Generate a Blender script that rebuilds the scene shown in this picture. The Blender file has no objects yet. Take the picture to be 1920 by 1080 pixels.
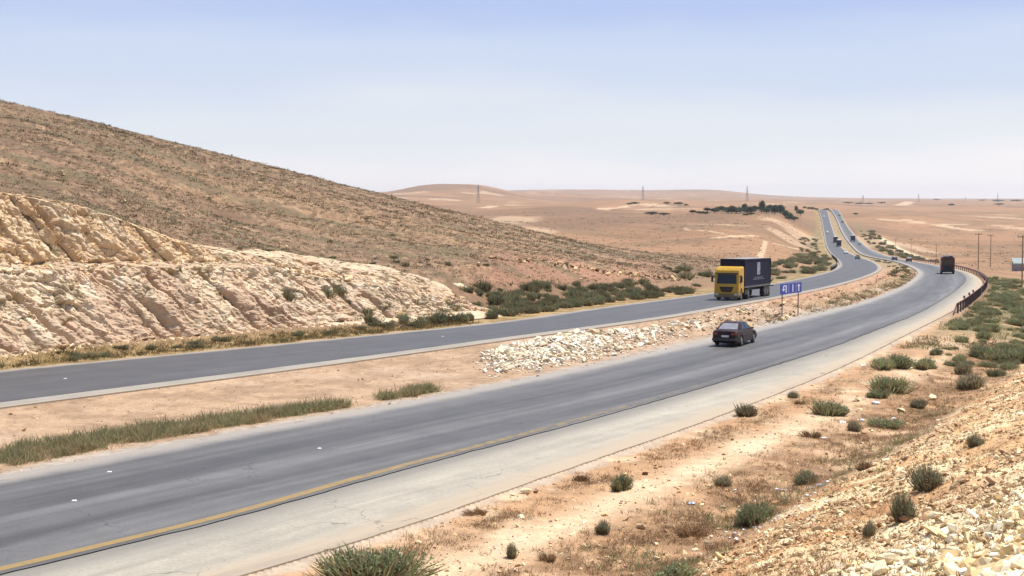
import bpy, bmesh, math, random
import numpy as np
rng = np.random.default_rng(7); random.seed(7)
R = math.radians
scene = bpy.context.scene; COL = scene.collection
# ------------------------------------------------------------------ camera
F = 2800.0; CZ = 9.0; tp = 165/2800.0; cp = 1/math.sqrt(1+tp*tp); sp = tp*cp
cam = bpy.data.objects.new('camera', bpy.data.cameras.new('camera')); COL.objects.link(cam)
cam.location = (0, 0, CZ); cam.rotation_euler = (math.pi/2-math.atan(tp), 0, 0)
cam.data.sensor_width = 36; cam.data.lens = F/1920*36
cam.data.clip_start = 0.1; cam.data.clip_end = 60000
scene.camera = cam
scene.render.resolution_x = 1024; scene.render.resolution_y = 576
# ------------------------------------------------------------------ sky, sun, exposure
SUN_EL, SUN_AZ = 67.0, 60.0          # azimuth measured from +Y (view direction) towards +X
world = bpy.data.worlds.new("World"); scene.world = world; world.use_nodes = True
wn = world.node_tree.nodes; wl = world.node_tree.links
bg = wn['Background']
sky = wn.new('ShaderNodeTexSky'); sky.sky_type = 'NISHITA'; sky.sun_disc = False
sky.sun_elevation = R(SUN_EL); sky.sun_rotation = R(SUN_AZ)
sky.altitude = 700; sky.air_density = 1.0; sky.dust_density = 2.5; sky.ozone_density = 1.0
bg.inputs[1].default_value = SKY_K = 0.12
EXPO = 0.58
# dusty band over the horizon: white at the bottom, periwinkle blue higher up, Nishita sky above that
geo = wn.new('ShaderNodeTexCoord'); sx = wn.new('ShaderNodeSeparateXYZ'); wl.new(geo.outputs['Generated'], sx.inputs[0])
wz = wn.new('ShaderNodeMapping'); wz.inputs['Scale'].default_value = (2.2, 2.2, 13.0); wz.inputs['Rotation'].default_value = (0, R(7), 0); wl.new(geo.outputs['Generated'], wz.inputs['Vector'])
wis = wn.new('ShaderNodeTexNoise'); wis.inputs['Scale'].default_value = 1.5; wis.inputs['Detail'].default_value = 5; wis.inputs['Roughness'].default_value = .55; wl.new(wz.outputs[0], wis.inputs['Vector'])
wm = wn.new('ShaderNodeMath'); wm.operation = 'MULTIPLY_ADD'; wm.inputs[1].default_value = -.055; wl.new(wis.outputs[0], wm.inputs[0]); wl.new(sx.outputs[2], wm.inputs[2])
wr_ = wn.new('ShaderNodeMapRange'); wr_.inputs[1].default_value = -.03; wr_.inputs[2].default_value = .155; wl.new(wm.outputs[0], wr_.inputs[0])
rmp = wn.new('ShaderNodeValToRGB'); wl.new(wr_.outputs[0], rmp.inputs[0]); rmp.color_ramp.interpolation = 'EASE'
def _lin(c): c /= 255; return c/12.92 if c <= .04045 else ((c+.055)/1.055)**2.4
for k_, (ps, cs, mul_) in enumerate([(0.0, (252, 244, 240), 1.12), (.26, (231, 237, 244), 1.0), (.50, (208, 221, 244), 1.0), (.72, (184, 203, 243), 1.0), (1.0, (160, 184, 238), 1.0)]):
    e_ = rmp.color_ramp.elements[k_] if k_ < 2 else rmp.color_ramp.elements.new(ps); e_.position = ps
    e_.color = (*[min(1, _lin(c)*mul_/1.2) for c in cs], 1)
sc_ = wn.new('ShaderNodeVectorMath'); sc_.operation = 'SCALE'; sc_.inputs['Scale'].default_value = 1.2/(SKY_K*2**EXPO); wl.new(rmp.outputs[0], sc_.inputs[0])
up_ = wn.new('ShaderNodeMapRange'); up_.interpolation_type = 'SMOOTHSTEP'; up_.inputs[1].default_value = .13; up_.inputs[2].default_value = .5; wl.new(sx.outputs[2], up_.inputs[0])
mxs = wn.new('ShaderNodeMix'); mxs.data_type = 'RGBA'; wl.new(up_.outputs[0], mxs.inputs[0]); wl.new(sc_.outputs[0], mxs.inputs[6]); wl.new(sky.outputs[0], mxs.inputs[7]); wl.new(mxs.outputs[2], bg.inputs[0])
sun = bpy.data.objects.new('sun', bpy.data.lights.new('sun', 'SUN')); COL.objects.link(sun)
sun.data.energy = 4.2; sun.data.angle = R(0.5); sun.data.color = (1.0, 0.965, 0.915)
sun.rotation_euler = (R(90-SUN_EL), 0, R(180-SUN_AZ))
scene.view_settings.view_transform = 'Standard'; scene.view_settings.look = 'None'
scene.view_settings.gamma = 1.0; scene.view_settings.exposure = EXPO
cy = scene.cycles
cy.max_bounces = 5; cy.diffuse_bounces = 2; cy.glossy_bounces = 2; cy.transparent_max_bounces = 8
cy.volume_bounces = 0; cy.use_denoising = True

# ------------------------------------------------------------------ noise and mesh helpers
def sst(a, b, x): t = np.clip((x-a)/(b-a), 0, 1); return t*t*(3-2*t)
def _h(ix, iy, s):
    n = (ix.astype(np.int64)*374761393 + iy.astype(np.int64)*668265263 + s*974711) & 0xffffffff
    n = ((n ^ (n >> 13))*1274126177) & 0xffffffff
    n = ((n ^ (n >> 16))*2246822519) & 0xffffffff
    return ((n ^ (n >> 15)) & 0xffffff)/float(0xffffff)
def vn(x, y, s=0):
    x = np.asarray(x, float); y = np.asarray(y, float)
    ix = np.floor(x); iy = np.floor(y); fx = x-ix; fy = y-iy
    ix = ix.astype(np.int64); iy = iy.astype(np.int64)
    fx = fx*fx*(3-2*fx); fy = fy*fy*(3-2*fy)
    a = _h(ix, iy, s); b = _h(ix+1, iy, s); c = _h(ix, iy+1, s); d = _h(ix+1, iy+1, s)
    return (a*(1-fx)+b*fx)*(1-fy)+(c*(1-fx)+d*fx)*fy
def fbm(x, y, s=0, o=4, g=.5):
    r = 0; a = 1; t = 0
    for k in range(o):
        r = r+a*vn(x*2**k+17*k, y*2**k-9*k, s+k); t += a; a *= g
    return r/t
def lin(r, g, b, k=.52):               # a picture colour (0..255) to a base colour
    f = lambda c: (c/255/12.92 if c/255 <= .04045 else ((c/255+.055)/1.055)**2.4)
    return np.array([f(r), f(g), f(b)])*k
def setp(o, **kw):
    for k, v in kw.items():
        if v is not None: o[k] = v
    return o
def link(name, me, parent=None, mat=None):
    o = bpy.data.objects.new(name, me); COL.objects.link(o)
    if parent is not None: o.parent = parent
    if mat is not None and me is not None: me.materials.append(mat)
    return o
def npmesh(name, V, Fs, smooth=False, attrs=None, cols=None):
    if isinstance(Fs, np.ndarray): Fs = [Fs]
    me = bpy.data.meshes.new(name); V = np.ascontiguousarray(V, dtype=np.float32)
    me.vertices.add(len(V)); me.vertices.foreach_set('co', V.ravel())
    loops = np.concatenate([f.ravel() for f in Fs]).astype(np.int32)
    tot = np.concatenate([np.full(len(f), f.shape[1], np.int32) for f in Fs])
    st = np.concatenate([[0], np.cumsum(tot)[:-1]]).astype(np.int32)
    me.loops.add(len(loops)); me.loops.foreach_set('vertex_index', loops)
    me.polygons.add(len(tot)); me.polygons.foreach_set('loop_start', st)
    me.update(calc_edges=True)
    me.polygons.foreach_set('use_smooth', np.full(len(tot), smooth))
    for n, a in (attrs or {}).items():
        at = me.attributes.new(n, 'FLOAT', 'POINT'); at.data.foreach_set('value', np.ascontiguousarray(a, dtype=np.float32).ravel())
    if cols is not None:
        at = me.attributes.new('col', 'FLOAT_COLOR', 'POINT')
        c = np.ones((len(V), 4), np.float32); c[:, :3] = cols; at.data.foreach_set('color', c.ravel())
    me.validate()
    return me
def gridF(nr, nc):
    i = np.arange(nr-1)[:, None]*nc+np.arange(nc-1)[None]
    i = i.ravel(); return np.c_[i, i+1, i+nc+1, i+nc]
class MB:
    """collects shapes, links them as one mesh object"""
    def __init__(s): s.v = []; s.f = []
    def add(s, vs, fs):
        n = len(s.v); s.v += [tuple(map(float, q)) for q in vs]; s.f += [tuple(i+n for i in f) for f in fs]; return s
    def box(s, c, d, ch=0.0):
        cx, cy_, cz = c; x, y, z = (q/2 for q in d)
        if ch <= 0:
            vs = [(cx+a*x, cy_+b*y, cz+e*z) for e in (-1, 1) for a, b in ((-1, -1), (1, -1), (1, 1), (-1, 1))]
            return s.add(vs, [(3, 2, 1, 0), (4, 5, 6, 7), (0, 1, 5, 4), (1, 2, 6, 5), (2, 3, 7, 6), (3, 0, 4, 7)])
        bm = bmesh.new(); bmesh.ops.create_cube(bm, size=1)
        for v in bm.verts: v.co = (v.co.x*2*x, v.co.y*2*y, v.co.z*2*z)
        bmesh.ops.bevel(bm, geom=bm.edges[:], offset=ch, segments=2, affect='EDGES', profile=.5)
        bm.verts.index_update()
        s.add([(v.co.x+cx, v.co.y+cy_, v.co.z+cz) for v in bm.verts], [[v.index for v in f.verts] for f in bm.faces]); bm.free(); return s
    def tube(s, p, q, r0, r1=None, n=8):
        r1 = r0 if r1 is None else r1
        p = np.array(p, float); q = np.array(q, float); d = q-p; L = np.linalg.norm(d); d = d/L
        a = np.cross(d, [0, 0, 1.0] if abs(d[2]) < .9 else [1.0, 0, 0]); a /= np.linalg.norm(a); b = np.cross(d, a)
        vs = []
        for c, r in ((p, r0), (q, r1)):
            for k in range(n):
                t = 2*math.pi*k/n; vs.append(c+r*(a*math.cos(t)+b*math.sin(t)))
        fs = [(k, (k+1) % n, n+(k+1) % n, n+k) for k in range(n)]+[tuple(range(n))[::-1], tuple(range(n, 2*n))]
        return s.add(vs, fs)
    def loft(s, rings, cap=True):
        n = len(rings[0]); vs = [v for r in rings for v in r]; fs = []
        for i in range(len(rings)-1):
            for k in range(n):
                fs.append((i*n+k, i*n+(k+1) % n, (i+1)*n+(k+1) % n, (i+1)*n+k))
        if cap: fs += [tuple(range(n))[::-1], tuple(range((len(rings)-1)*n, len(rings)*n))]
        return s.add(vs, fs)
    def prism(s, poly, n, th):          # flat polygon pushed along n
        poly = [np.array(p, float) for p in poly]; n = np.array(n, float)*th; k = len(poly)
        return s.add(poly+[p+n for p in poly], [tuple(range(k))[::-1], tuple(range(k, 2*k))]+[(i, (i+1) % k, k+(i+1) % k, k+i) for i in range(k)])
    def build(s, name, mat, parent=None, smooth=False):
        me = bpy.data.meshes.new(name); me.from_pydata(s.v, [], s.f)
        bm = bmesh.new(); bm.from_mesh(me); bmesh.ops.recalc_face_normals(bm, faces=bm.faces[:]); bm.to_mesh(me); bm.free()
        if smooth: me.polygons.foreach_set('use_smooth', [True]*len(me.polygons))
        me.update(); return link(name, me, parent, mat)
def root(name, label, cat, loc=(0, 0, 0), rz=0, group=None, scale=None):
    o = bpy.data.objects.new(name, None); COL.objects.link(o); o.location = loc; o.rotation_euler = (0, 0, rz); o.empty_display_size = .2
    if scale: o.scale = scale if not np.isscalar(scale) else (scale,)*3
    return setp(o, label=label, category=cat, group=group)
def dup(o, loc, rz=0, label=None, group=None, scale=None):
    kids = [c for c in ALLKIDS(o)]
    c = o.copy(); COL.objects.link(c); c.location = loc; c.rotation_euler = (0, 0, rz)
    if scale is not None: c.scale = scale if not np.isscalar(scale) else (scale,)*3
    setp(c, label=label, group=group)
    for k in kids:
        d = k.copy(); COL.objects.link(d); d.parent = c
        for g in ALLKIDS(k):
            e = g.copy(); COL.objects.link(e); e.parent = d
    return c
def ALLKIDS(o): return list(o.children)

# ------------------------------------------------------------------ materials
def mat(name, rgb, rough=.8, var=.0, vs=5., metal=0., spec=.5, coat=0., bump=0., dust=None, dustamt=0., obj=True):
    m = bpy.data.materials.new(name); m.use_nodes = True; n = m.node_tree.nodes; l = m.node_tree.links
    b = n['Principled BSDF']; b.inputs['Base Color'].default_value = (*rgb, 1); b.inputs['Roughness'].default_value = rough
    b.inputs['Metallic'].default_value = metal; b.inputs['Specular IOR Level'].default_value = spec; b.inputs['Coat Weight'].default_value = coat
    if var > 0 or dust is not None or bump > 0:
        tc = n.new('ShaderNodeTexCoord'); nz = n.new('ShaderNodeTexNoise'); nz.inputs['Scale'].default_value = vs; nz.inputs['Detail'].default_value = 5
        l.new(tc.outputs['Object'], nz.inputs['Vector'])
        mr = n.new('ShaderNodeMapRange'); mr.inputs[1].default_value = .3; mr.inputs[2].default_value = .7
        mr.inputs[3].default_value = 1-var; mr.inputs[4].default_value = 1+var; l.new(nz.outputs[0], mr.inputs[0])
        mx = n.new('ShaderNodeMix'); mx.data_type = 'RGBA'; mx.blend_type = 'MULTIPLY'; mx.inputs[0].default_value = 1
        mx.inputs[6].default_value = (*rgb, 1); l.new(mr.outputs[0], mx.inputs[7]); out = mx.outputs[2]
        if dust is not None:
            n2 = n.new('ShaderNodeTexNoise'); n2.inputs['Scale'].default_value = vs*.6; l.new(tc.outputs['Object'], n2.inputs['Vector'])
            m2 = n.new('ShaderNodeMapRange'); m2.inputs[1].default_value = .35; m2.inputs[2].default_value = .75; m2.inputs[4].default_value = dustamt
            l.new(n2.outputs[0], m2.inputs[0]); m3 = n.new('ShaderNodeMix'); m3.data_type = 'RGBA'
            l.new(m2.outputs[0], m3.inputs[0]); l.new(out, m3.inputs[6]); m3.inputs[7].default_value = (*dust, 1); out = m3.outputs[2]
        l.new(out, b.inputs['Base Color'])
        if bump > 0:
            bp = n.new('ShaderNodeBump'); bp.inputs['Strength'].default_value = bump; bp.inputs['Distance'].default_value = .05
            l.new(nz.outputs[0], bp.inputs['Height']); l.new(bp.outputs[0], b.inputs['Normal'])
    return m
def colmat(name, fine=((1.3, .22), (9., .22)), rough=.95, bump=.25, bdist=.06, wrap=False):
    """base colour from the 'col' attribute, broken up by world-space noise"""
    m = bpy.data.materials.new(name); m.use_nodes = True; n = m.node_tree.nodes; l = m.node_tree.links
    b = n['Principled BSDF']; b.inputs['Roughness'].default_value = rough; b.inputs['Specular IOR Level'].default_value = .15
    at = n.new('ShaderNodeAttribute'); at.attribute_name = 'col'; out = at.outputs['Color']
    tc = n.new('ShaderNodeTexCoord'); last = None
    for sc, am in fine:
        nz = n.new('ShaderNodeTexNoise'); nz.inputs['Scale'].default_value = sc; nz.inputs['Detail'].default_value = 6; nz.inputs['Roughness'].default_value = .65
        l.new(tc.outputs['Object'], nz.inputs['Vector'])
        mr = n.new('ShaderNodeMapRange'); mr.inputs[1].default_value = .3; mr.inputs[2].default_value = .7; mr.inputs[3].default_value = 1-am; mr.inputs[4].default_value = 1+am
        l.new(nz.outputs[0], mr.inputs[0])
        mx = n.new('ShaderNodeMix'); mx.data_type = 'RGBA'; mx.blend_type = 'MULTIPLY'; mx.inputs[0].default_value = 1
        l.new(out, mx.inputs[6]); l.new(mr.outputs[0], mx.inputs[7]); out = mx.outputs[2]; last = nz
    l.new(out, b.inputs['Base Color'])
    if bump:
        bp = n.new('ShaderNodeBump'); bp.inputs['Strength'].default_value = bump; bp.inputs['Distance'].default_value = bdist
        l.new(last.outputs[0], bp.inputs['Height']); l.new(bp.outputs[0], b.inputs['Normal'])
    return m
def leafmat(name):
    m = bpy.data.materials.new(name); m.use_nodes = True; n = m.node_tree.nodes; l = m.node_tree.links
    b = n['Principled BSDF']; b.inputs['Roughness'].default_value = .8; b.inputs['Specular IOR Level'].default_value = .2
    at = n.new('ShaderNodeAttribute'); at.attribute_name = 'col'
    oi = n.new('ShaderNodeObjectInfo'); mr = n.new('ShaderNodeMapRange'); mr.inputs[3].default_value = .75; mr.inputs[4].default_value = 1.3
    l.new(oi.outputs['Random'], mr.inputs[0])
    mx = n.new('ShaderNodeMix'); mx.data_type = 'RGBA'; mx.blend_type = 'MULTIPLY'; mx.inputs[0].default_value = 1
    l.new(at.outputs['Color'], mx.inputs[6]); l.new(mr.outputs[0], mx.inputs[7]); l.new(mx.outputs[2], b.inputs['Base Color'])
    tr = n.new('ShaderNodeBsdfTranslucent'); l.new(mx.outputs[2], tr.inputs[0])
    ms = n.new('ShaderNodeMixShader'); ms.inputs[0].default_value = .38
    l.new(b.outputs[0], ms.inputs[1]); l.new(tr.outputs[0], ms.inputs[2]); l.new(ms.outputs[0], n['Material Output'].inputs[0])
    return m

# ------------------------------------------------------------------ the road's course, as ground coordinates
def ray(px, py):
    u = (np.asarray(px, float)-960)/F; v = (540-np.asarray(py, float))/F
    dy = cp+v*sp; return u/dy, (v*cp-sp)/dy
Yd = np.geomspace(3, 2600, 5000)
def smooth1(a, k):
    for _ in range(3):
        p = np.pad(a, k, mode='edge'); c = np.cumsum(np.insert(p, 0, 0)); a = (c[2*k+1:]-c[:-2*k-1])/(2*k+1)
    return a
Zd = smooth1(np.interp(Yd, [0, 60, 100, 125, 150, 200, 250, 295, 350, 420, 480, 600, 700, 840, 1100, 1400, 1750, 1900, 2300, 2600],
                       [0, 0, 0, -.3, -1., -2.5, -4., -5.4, -7., -8.8, -10.4, -13.8, -15.4, -15., -11.5, -7.5, -3., -2.6, -8, -12]), 40)
_rat = (Zd-CZ)/Yd; _m = Yd < 1760
def Zroad(Y): return np.interp(Y, Yd, Zd)
def unroad(px, py):
    u, r = ray(px, py); Y = np.interp(r, _rat[_m], Yd[_m]); return u*Y, Y
def edge(pts, t0=.72):
    p = np.array(pts, float); X, Y = unroad(p[:, 0], p[:, 1]); o = np.argsort(Y); X = X[o]; Y = Y[o]
    X = np.r_[X[0]-t0*(Y[0]-3), X, X[-1]+.2*(2600-Y[-1])]; Y = np.r_[3, Y, 2600]
    return smooth1(np.interp(Yd, Y, X), 45)
eLL = edge([(0,693),(320,665),(640,634),(960,603),(1280,557),(1390,541),(1493,524),(1545,512),(1565,505),(1574,499),(1572,490),(1562,480),(1552,470),(1548,464),(1544,443),(1539.6,414),(1534,394)])
eLR = edge([(0,763),(320,722),(640,680),(930,640),(1280,593),(1463,558),(1563,537),(1620,521),(1648,509),(1654,501),(1640,491),(1613,482),(1590,472),(1575,462),(1567,445),(1557,417),(1551,394)])
eRL = edge([(0,893),(320,830),(640,775),(940,720),(1280,648),(1413,617),(1580,577),(1647,555),(1690,537),(1717,519),(1721,509),(1703,498),(1673,489),(1640,483),(1615,478),(1594,459),(1583,446),(1573,427),(1567,409.5),(1557,394)])
eRR = edge([(450,1078),(640,1020),(773,983),(973,907),(1280,803),(1467,733),(1587,683),(1697,627),(1787,583),(1826,552),(1842,534),(1838,523),(1820,512),(1790,503),(1753,496),(1713,490),(1669,481),(1656,476),(1630,466),(1612,451),(1600,438),(1583,415),(1573,394)])
hd = np.arctan(np.gradient(eRR, Yd)); hdL = np.arctan(np.gradient(eLL, Yd))
def XE(e, Y): return np.interp(Y, Yd, e)

# ------------------------------------------------------------------ terrain height
# base table: for a bearing (as a column of the wide view) ground heights at distances
TC = {
 -1400: [(10,5.5),(60,6.5),(85,12),(97,15),(150,27),(230,45),(320,48),(500,20),(800,0)],
 -500: [(10,5),(60,5.5),(80,9),(97,12.5),(150,22),(230,36.5),(320,38),(500,20),(800,2)],
 0:    [(10,4),(60,5.2),(80,7.6),(97,9.45),(120,12.0),(150,15.6),(190,20.2),(230,24.2),(270,26.4),(320,27),(400,20),(520,8),(700,-4)],
 200:  [(10,2),(80,5),(102,8.1),(120,9.9),(150,13.0),(190,17.0),(232,20.6),(270,22.3),(320,22.5),(400,16),(520,6),(700,-5)],
 350:  [(10,1),(80,2),(100,4.9),(120,6.5),(150,9),(180,12.0),(235,17.1),(270,19),(320,19),(400,13),(520,4),(700,-6)],
 550:  [(10,0),(90,2),(105,4.2),(130,5.2),(160,7.3),(200,10.6),(240,13.2),(280,14.6),(330,14.2),(400,10),(520,2),(700,-6)],
 700:  [(10,0),(100,1),(113,2.9),(140,4.2),(180,6.5),(220,8.6),(260,10.1),(290,10.7),(330,10.2),(400,7),(500,2),(650,-3),(850,-4),(1100,-3),(1500,-2),(2200,5),(3000,20),(4000,24),(6000,34),(10000,62),(16000,90)],
 850:  [(10,0),(110,.6),(130,2.9),(160,4.3),(200,5.9),(240,7.0),(270,7.4),(300,7.2),(360,4.5),(420,1),(500,-2),(650,-3.6),(850,-3.2),(1100,-2.6),(1500,-2.4),(2200,-1),(3000,16),(4000,38),(5000,30),(7000,28),(10000,58),(16000,85)],
 1000: [(10,0),(115,.2),(135,2),(160,2.6),(200,3.3),(240,3.8),(265,3.8),(300,3.2),(360,.5),(420,-2.5),(500,-3.3),(650,-3.2),(850,-2.6),(1100,-2),(1500,-2.3),(2200,-2.8),(3500,4),(6000,28),(10000,68),(16000,95)],
 1200: [(10,0),(130,-.2),(150,.4),(180,.3),(220,-.2),(260,-.75),(300,-1.2),(400,-4.6),(500,-7),(650,-7.4),(850,-7),(1100,-5.2),(1500,-2.6),(2200,1.5),(3500,6),(6000,20),(10000,60),(16000,86)],
 1340: [(10,0),(150,-1),(170,-.5),(220,-1.2),(260,-2.1),(320,-3.6),(400,-4.8),(500,-5.6),(650,-6.2),(850,-3.2),(980,.6),(1080,1.8),(1250,1),(1500,2),(2200,4.3),(3500,8),(6000,18),(10000,52),(16000,70)],
 1440: [(10,0),(150,-1),(200,-2),(230,-2.2),(260,-2.4),(320,-3.2),(400,-4.0),(500,-4.6),(650,-5.4),(850,-2.6),(980,1.0),(1080,1.6),(1250,.6),(1500,1),(2200,3.6),(3500,6),(6000,12),(10000,36),(16000,45)],
 1510: [(10,0),(150,-1),(230,-3.2),(280,-3.6),(330,-3.8),(400,-4.6),(500,-6),(650,-8),(850,-5),(1000,-2.5),(1250,-1.5),(1500,-.8),(2200,2.5),(3500,4),(6000,10),(10000,26),(16000,35)],
 1600: [(10,0),(150,-1),(250,-4.3),(350,-7.5),(500,-12),(650,-15.5),(850,-15.5),(1100,-12),(1500,-7),(2200,-4),(3500,1),(6000,8),(10000,20),(16000,26)],
 1720: [(10,0),(150,-1),(250,-4.6),(350,-8.4),(500,-14.5),(650,-18),(850,-18.5),(1100,-16),(1500,-11.5),(2200,-8),(3500,-3),(6000,6.5),(10000,18),(16000,24)],
 1850: [(10,0),(80,-.4),(120,-1.4),(160,-3.0),(200,-4.6),(250,-6.0),(300,-7.6),(370,-9.6),(500,-14),(650,-17.5),(850,-18.6),(1100,-16.5),(1500,-12),(2200,-8.5),(3500,-4),(6000,6),(10000,17),(16000,22)],
 1940: [(10,0),(60,0),(90,-.6),(120,-1.6),(160,-3.0),(200,-4.4),(260,-6.2),(370,-9.6),(500,-13.5),(650,-17),(850,-18),(1100,-16),(1500,-12),(2200,-8.5),(3500,-3),(6000,6.5),(10000,17),(16000,22)],
 2600: [(10,2),(60,1),(120,-1.5),(200,-4.4),(370,-9.6),(650,-17),(1100,-16),(2200,-8),(6000,8),(16000,24)],
 4600: [(10,3),(60,2),(120,-1.5),(200,-4.4),(370,-9.6),(650,-17),(1100,-16),(2200,-8),(6000,8),(16000,24)],
}
_far0 = [(850,-4),(1500,-2),(2200,5),(3500,20),(6000,32),(10000,60),(16000,90)]
LG = np.linspace(math.log(4), math.log(17000), 260); TX = np.arange(-1400, 4601, 20.)
_rows = []
for c, v in sorted(TC.items()):
    v = list(v)
    if v[-1][0] < 16000: v += [q for q in _far0 if q[0] > v[-1][0]+60]
    a = np.array(v); _rows.append(np.interp(LG, np.log(a[:, 0]), a[:, 1]))
_rows = np.array(_rows); _cx = np.array(sorted(TC))
TT = np.array([np.interp(TX, _cx, _rows[:, j]) for j in range(len(LG))]).T
for _ in range(2):                                    # soften the table
    P = np.pad(TT, ((3, 3), (0, 0)), mode='edge'); TT = sum(P[k:k+TT.shape[0]] for k in range(7))/7
    P = np.pad(TT, ((0, 0), (1, 1)), mode='edge'); TT = (P[:, :-2]+P[:, 1:-1]*2+P[:, 2:])/4
def Hbase(X, Y):
    Y = np.maximum(Y, 4.); c = np.clip(960+F*X/Y, TX[0], TX[-1]-1e-3); g = np.clip(np.log(Y), LG[0], LG[-1]-1e-6)
    fx = (c-TX[0])/20.; i = np.minimum(fx.astype(int), len(TX)-2); fx = fx-i
    fy = (g-LG[0])/(LG[1]-LG[0]); j = np.minimum(fy.astype(int), len(LG)-2); fy = fy-j
    return (TT[i, j]*(1-fx)+TT[i+1, j]*fx)*(1-fy)+(TT[i, j+1]*(1-fx)+TT[i+1, j+1]*fx)*fy
# the quarried cutting left of the far carriageway, in (s along, w away from) coordinates
A0 = np.array([-27.2, 79.0]); CH = R(37.0); TS = np.array([math.sin(CH), math.cos(CH)]); TN = np.array([-math.cos(CH), math.sin(CH)])
def cutsw(X, Y): dx = X-A0[0]; dy = Y-A0[1]; return dx*TS[0]+dy*TS[1], dx*TN[0]+dy*TN[1]
def Hlow(s): return np.interp(s, [-80, 0, 4, 12, 20, 27, 33, 39, 45, 49, 52], [5.4, 4.9, 4.8, 4.6, 4.45, 4.2, 3.2, 2.3, 1.2, .4, 0])
W0 = 4.6
def zcut(s, w):
    hl = Hlow(s); w1 = W0+hl*1.02; bench = 2.6
    up = np.interp(s, [-80, 8, 18, 26, 30], [9, 9, 9, 9, 2.5])
    z = np.clip((w-W0)/1.02, 0, None)
    z = np.minimum(z, hl+np.clip(w-w1, 0, None)*.13)
    z = z+np.clip(w-w1-bench, 0, None)*np.interp(s, [20, 28, 36], [1.15, .55, .35])
    return z
def prof(o): return np.interp(o, [0, .25, 2, 5, 7, 8, 9.5, 11, 13, 15, 18, 21, 23, 25, 30, 60], [-.05, -.1, -.18, -.22, -.40, -.25, .35, .95, 1.65, 2.35, 3.5, 4.95, 6.1, 7.2, 8.0, 9.0])
HILLS = [(895, 4300, 70, 24), (800, 4000, 60, 15), (1000, 5600, 120, 14), (1130, 9000, 260, 16), (1330, 8200, 90, 20), (1255, 1900, 40, 5), (1700, 1500, 160, 5), (1900, 2600, 150, 6), (1150, 2300, 110, 9), (1060, 1500, 120, 6), (1340, 640, 60, 2.2), (1180, 820, 90, 3)]
def ground(X, Y, fine=True):
    X = np.asarray(X, float); Y = np.asarray(Y, float)
    Hb = Hbase(X, Y)+np.where(Y > 200, (fbm(X/60+9, Y/60, 5, 3)-.5)*np.clip(Y/300, 0, 4)*1.1, 0)
    far = Y > 400; px = 960+F*X/np.maximum(Y, 4.)
    for hp, hD, hw, hh in HILLS: Hb = Hb+np.where(far, hh*np.exp(-((px-hp)/hw)**2-(np.log(np.maximum(Y, 4.)/hD)/.16)**2), 0)
    Zr = Zroad(np.clip(Y, 3, 2600)); Yc = np.clip(Y, 3, 2600)
    h = np.interp(Yc, Yd, hd); hl = np.interp(Yc, Yd, hdL); c = np.cos(h)
    w = -(X-XE(eLL, Yc))*np.cos(hl); li = -w; lo = (X-XE(eLR, Yc))*c
    ri = (X-XE(eRL, Yc))*c; o = (X-XE(eRR, Yc))*c
    beyond = sst(1900, 2500, Y)
    gap = .04+Yc*.0005; dep = .12+Yc*.0011
    # left of the far carriageway
    L = np.interp(Yc, [90, 200, 500], [11, 14, 30])
    zl = Zr-gap+(Hb-Zr)*sst(2.5, 2.5+L, w)
    s, wc = cutsw(X, Y)
    zc = zcut(s, wc)-.7
    k = (s < 53) & (wc > 2.0)
    zl = np.where(k, np.minimum(zl, np.where(wc > W0-1, np.maximum(zc, -.3), zl)), zl)
    # median
    md = np.clip(lo/np.maximum(lo-ri, .1), 0, 1); mw = np.maximum(lo-ri, .1)
    berm = np.exp(-((md-.66)/.2)**2)*(.25+.6*fbm(X/2.2, Y/2.2, 31, 3))*sst(86, 96, Y)*(1-sst(300, 500, Y))+np.exp(-((md-.56)/.22)**2-((Y-89.5)/4.6)**2)*(.4+.7*fbm(X/1.6, Y/1.6, 33, 3))
    zm = Zr-gap-.06*np.sin(md*3.14)*sst(.2, 1, md*mw)+berm*np.minimum(1, mw/6)
    # right of the near carriageway: ditch, then the slope on which the camera stands
    near = 1-sst(62, 100, Y+np.clip(o, 0, 40)*.2)
    zfar = Zr-gap+(Hb-Zr)*sst(1.0, np.interp(Yc, [80, 150, 300, 900], [10, 14, 22, 40]), o)
    zrg = (Zr+prof(np.clip(o, 0, 60)))*near+zfar*(1-near)
    z = np.where(w > 0, zl, np.where(o > 0, zrg, np.where((lo > 0) & (ri < 0), zm, Zr-gap)))
    for a, b in ((li, -lo), (ri, -o)):
        e = np.minimum(a, b); z = np.where(e > 0, Zr-gap-dep*sst(0, 1.0, e), z)
    z = z*(1-beyond)+Hb*beyond
    if fine:
        off = np.minimum(np.abs(w), np.minimum(np.abs(o), np.minimum(np.abs(lo), np.abs(ri))))
        road = ((li > 0) & (lo < 0)) | ((ri > 0) & (o < 0))
        am = np.where(road, 0, sst(0, 1.5, off)); med_ = (lo > 0) & (ri < 0) & (Y > 95) & (Y < 330)
        z = z+med_*am*(fbm(X/1.1, Y/1.1, 35, 4)-.45)*1.1*sst(95, 112, Y)*(1-sst(240, 320, Y))
        rough = np.where(o > 7.5, .34*near*sst(8, 13, o)+.10, .09)
        z = z+am*rough*(fbm(X*.9, Y*.9, 3, 5, .55)-.5)*(Y < 260)
        z = z+am*sst(6, 30, w)*(Y > 100)*(Y < 700)*(.8*(fbm(X/9, Y/9, 12, 4)-.5)-.45*np.exp(-((fbm(X/26, Y/60, 13, 3)-.5)/.02)**2)*sst(20, 45, w))
    return z
def offs(X, Y):
    Yc = np.clip(Y, 3, 2600); h = np.interp(Yc, Yd, hd); c = np.cos(h); hl = np.cos(np.interp(Yc, Yd, hdL))
    return (-(X-XE(eLL, Yc))*hl, (X-XE(eLR, Yc))*c, (X-XE(eRL, Yc))*c, (X-XE(eRR, Yc))*c)
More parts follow.
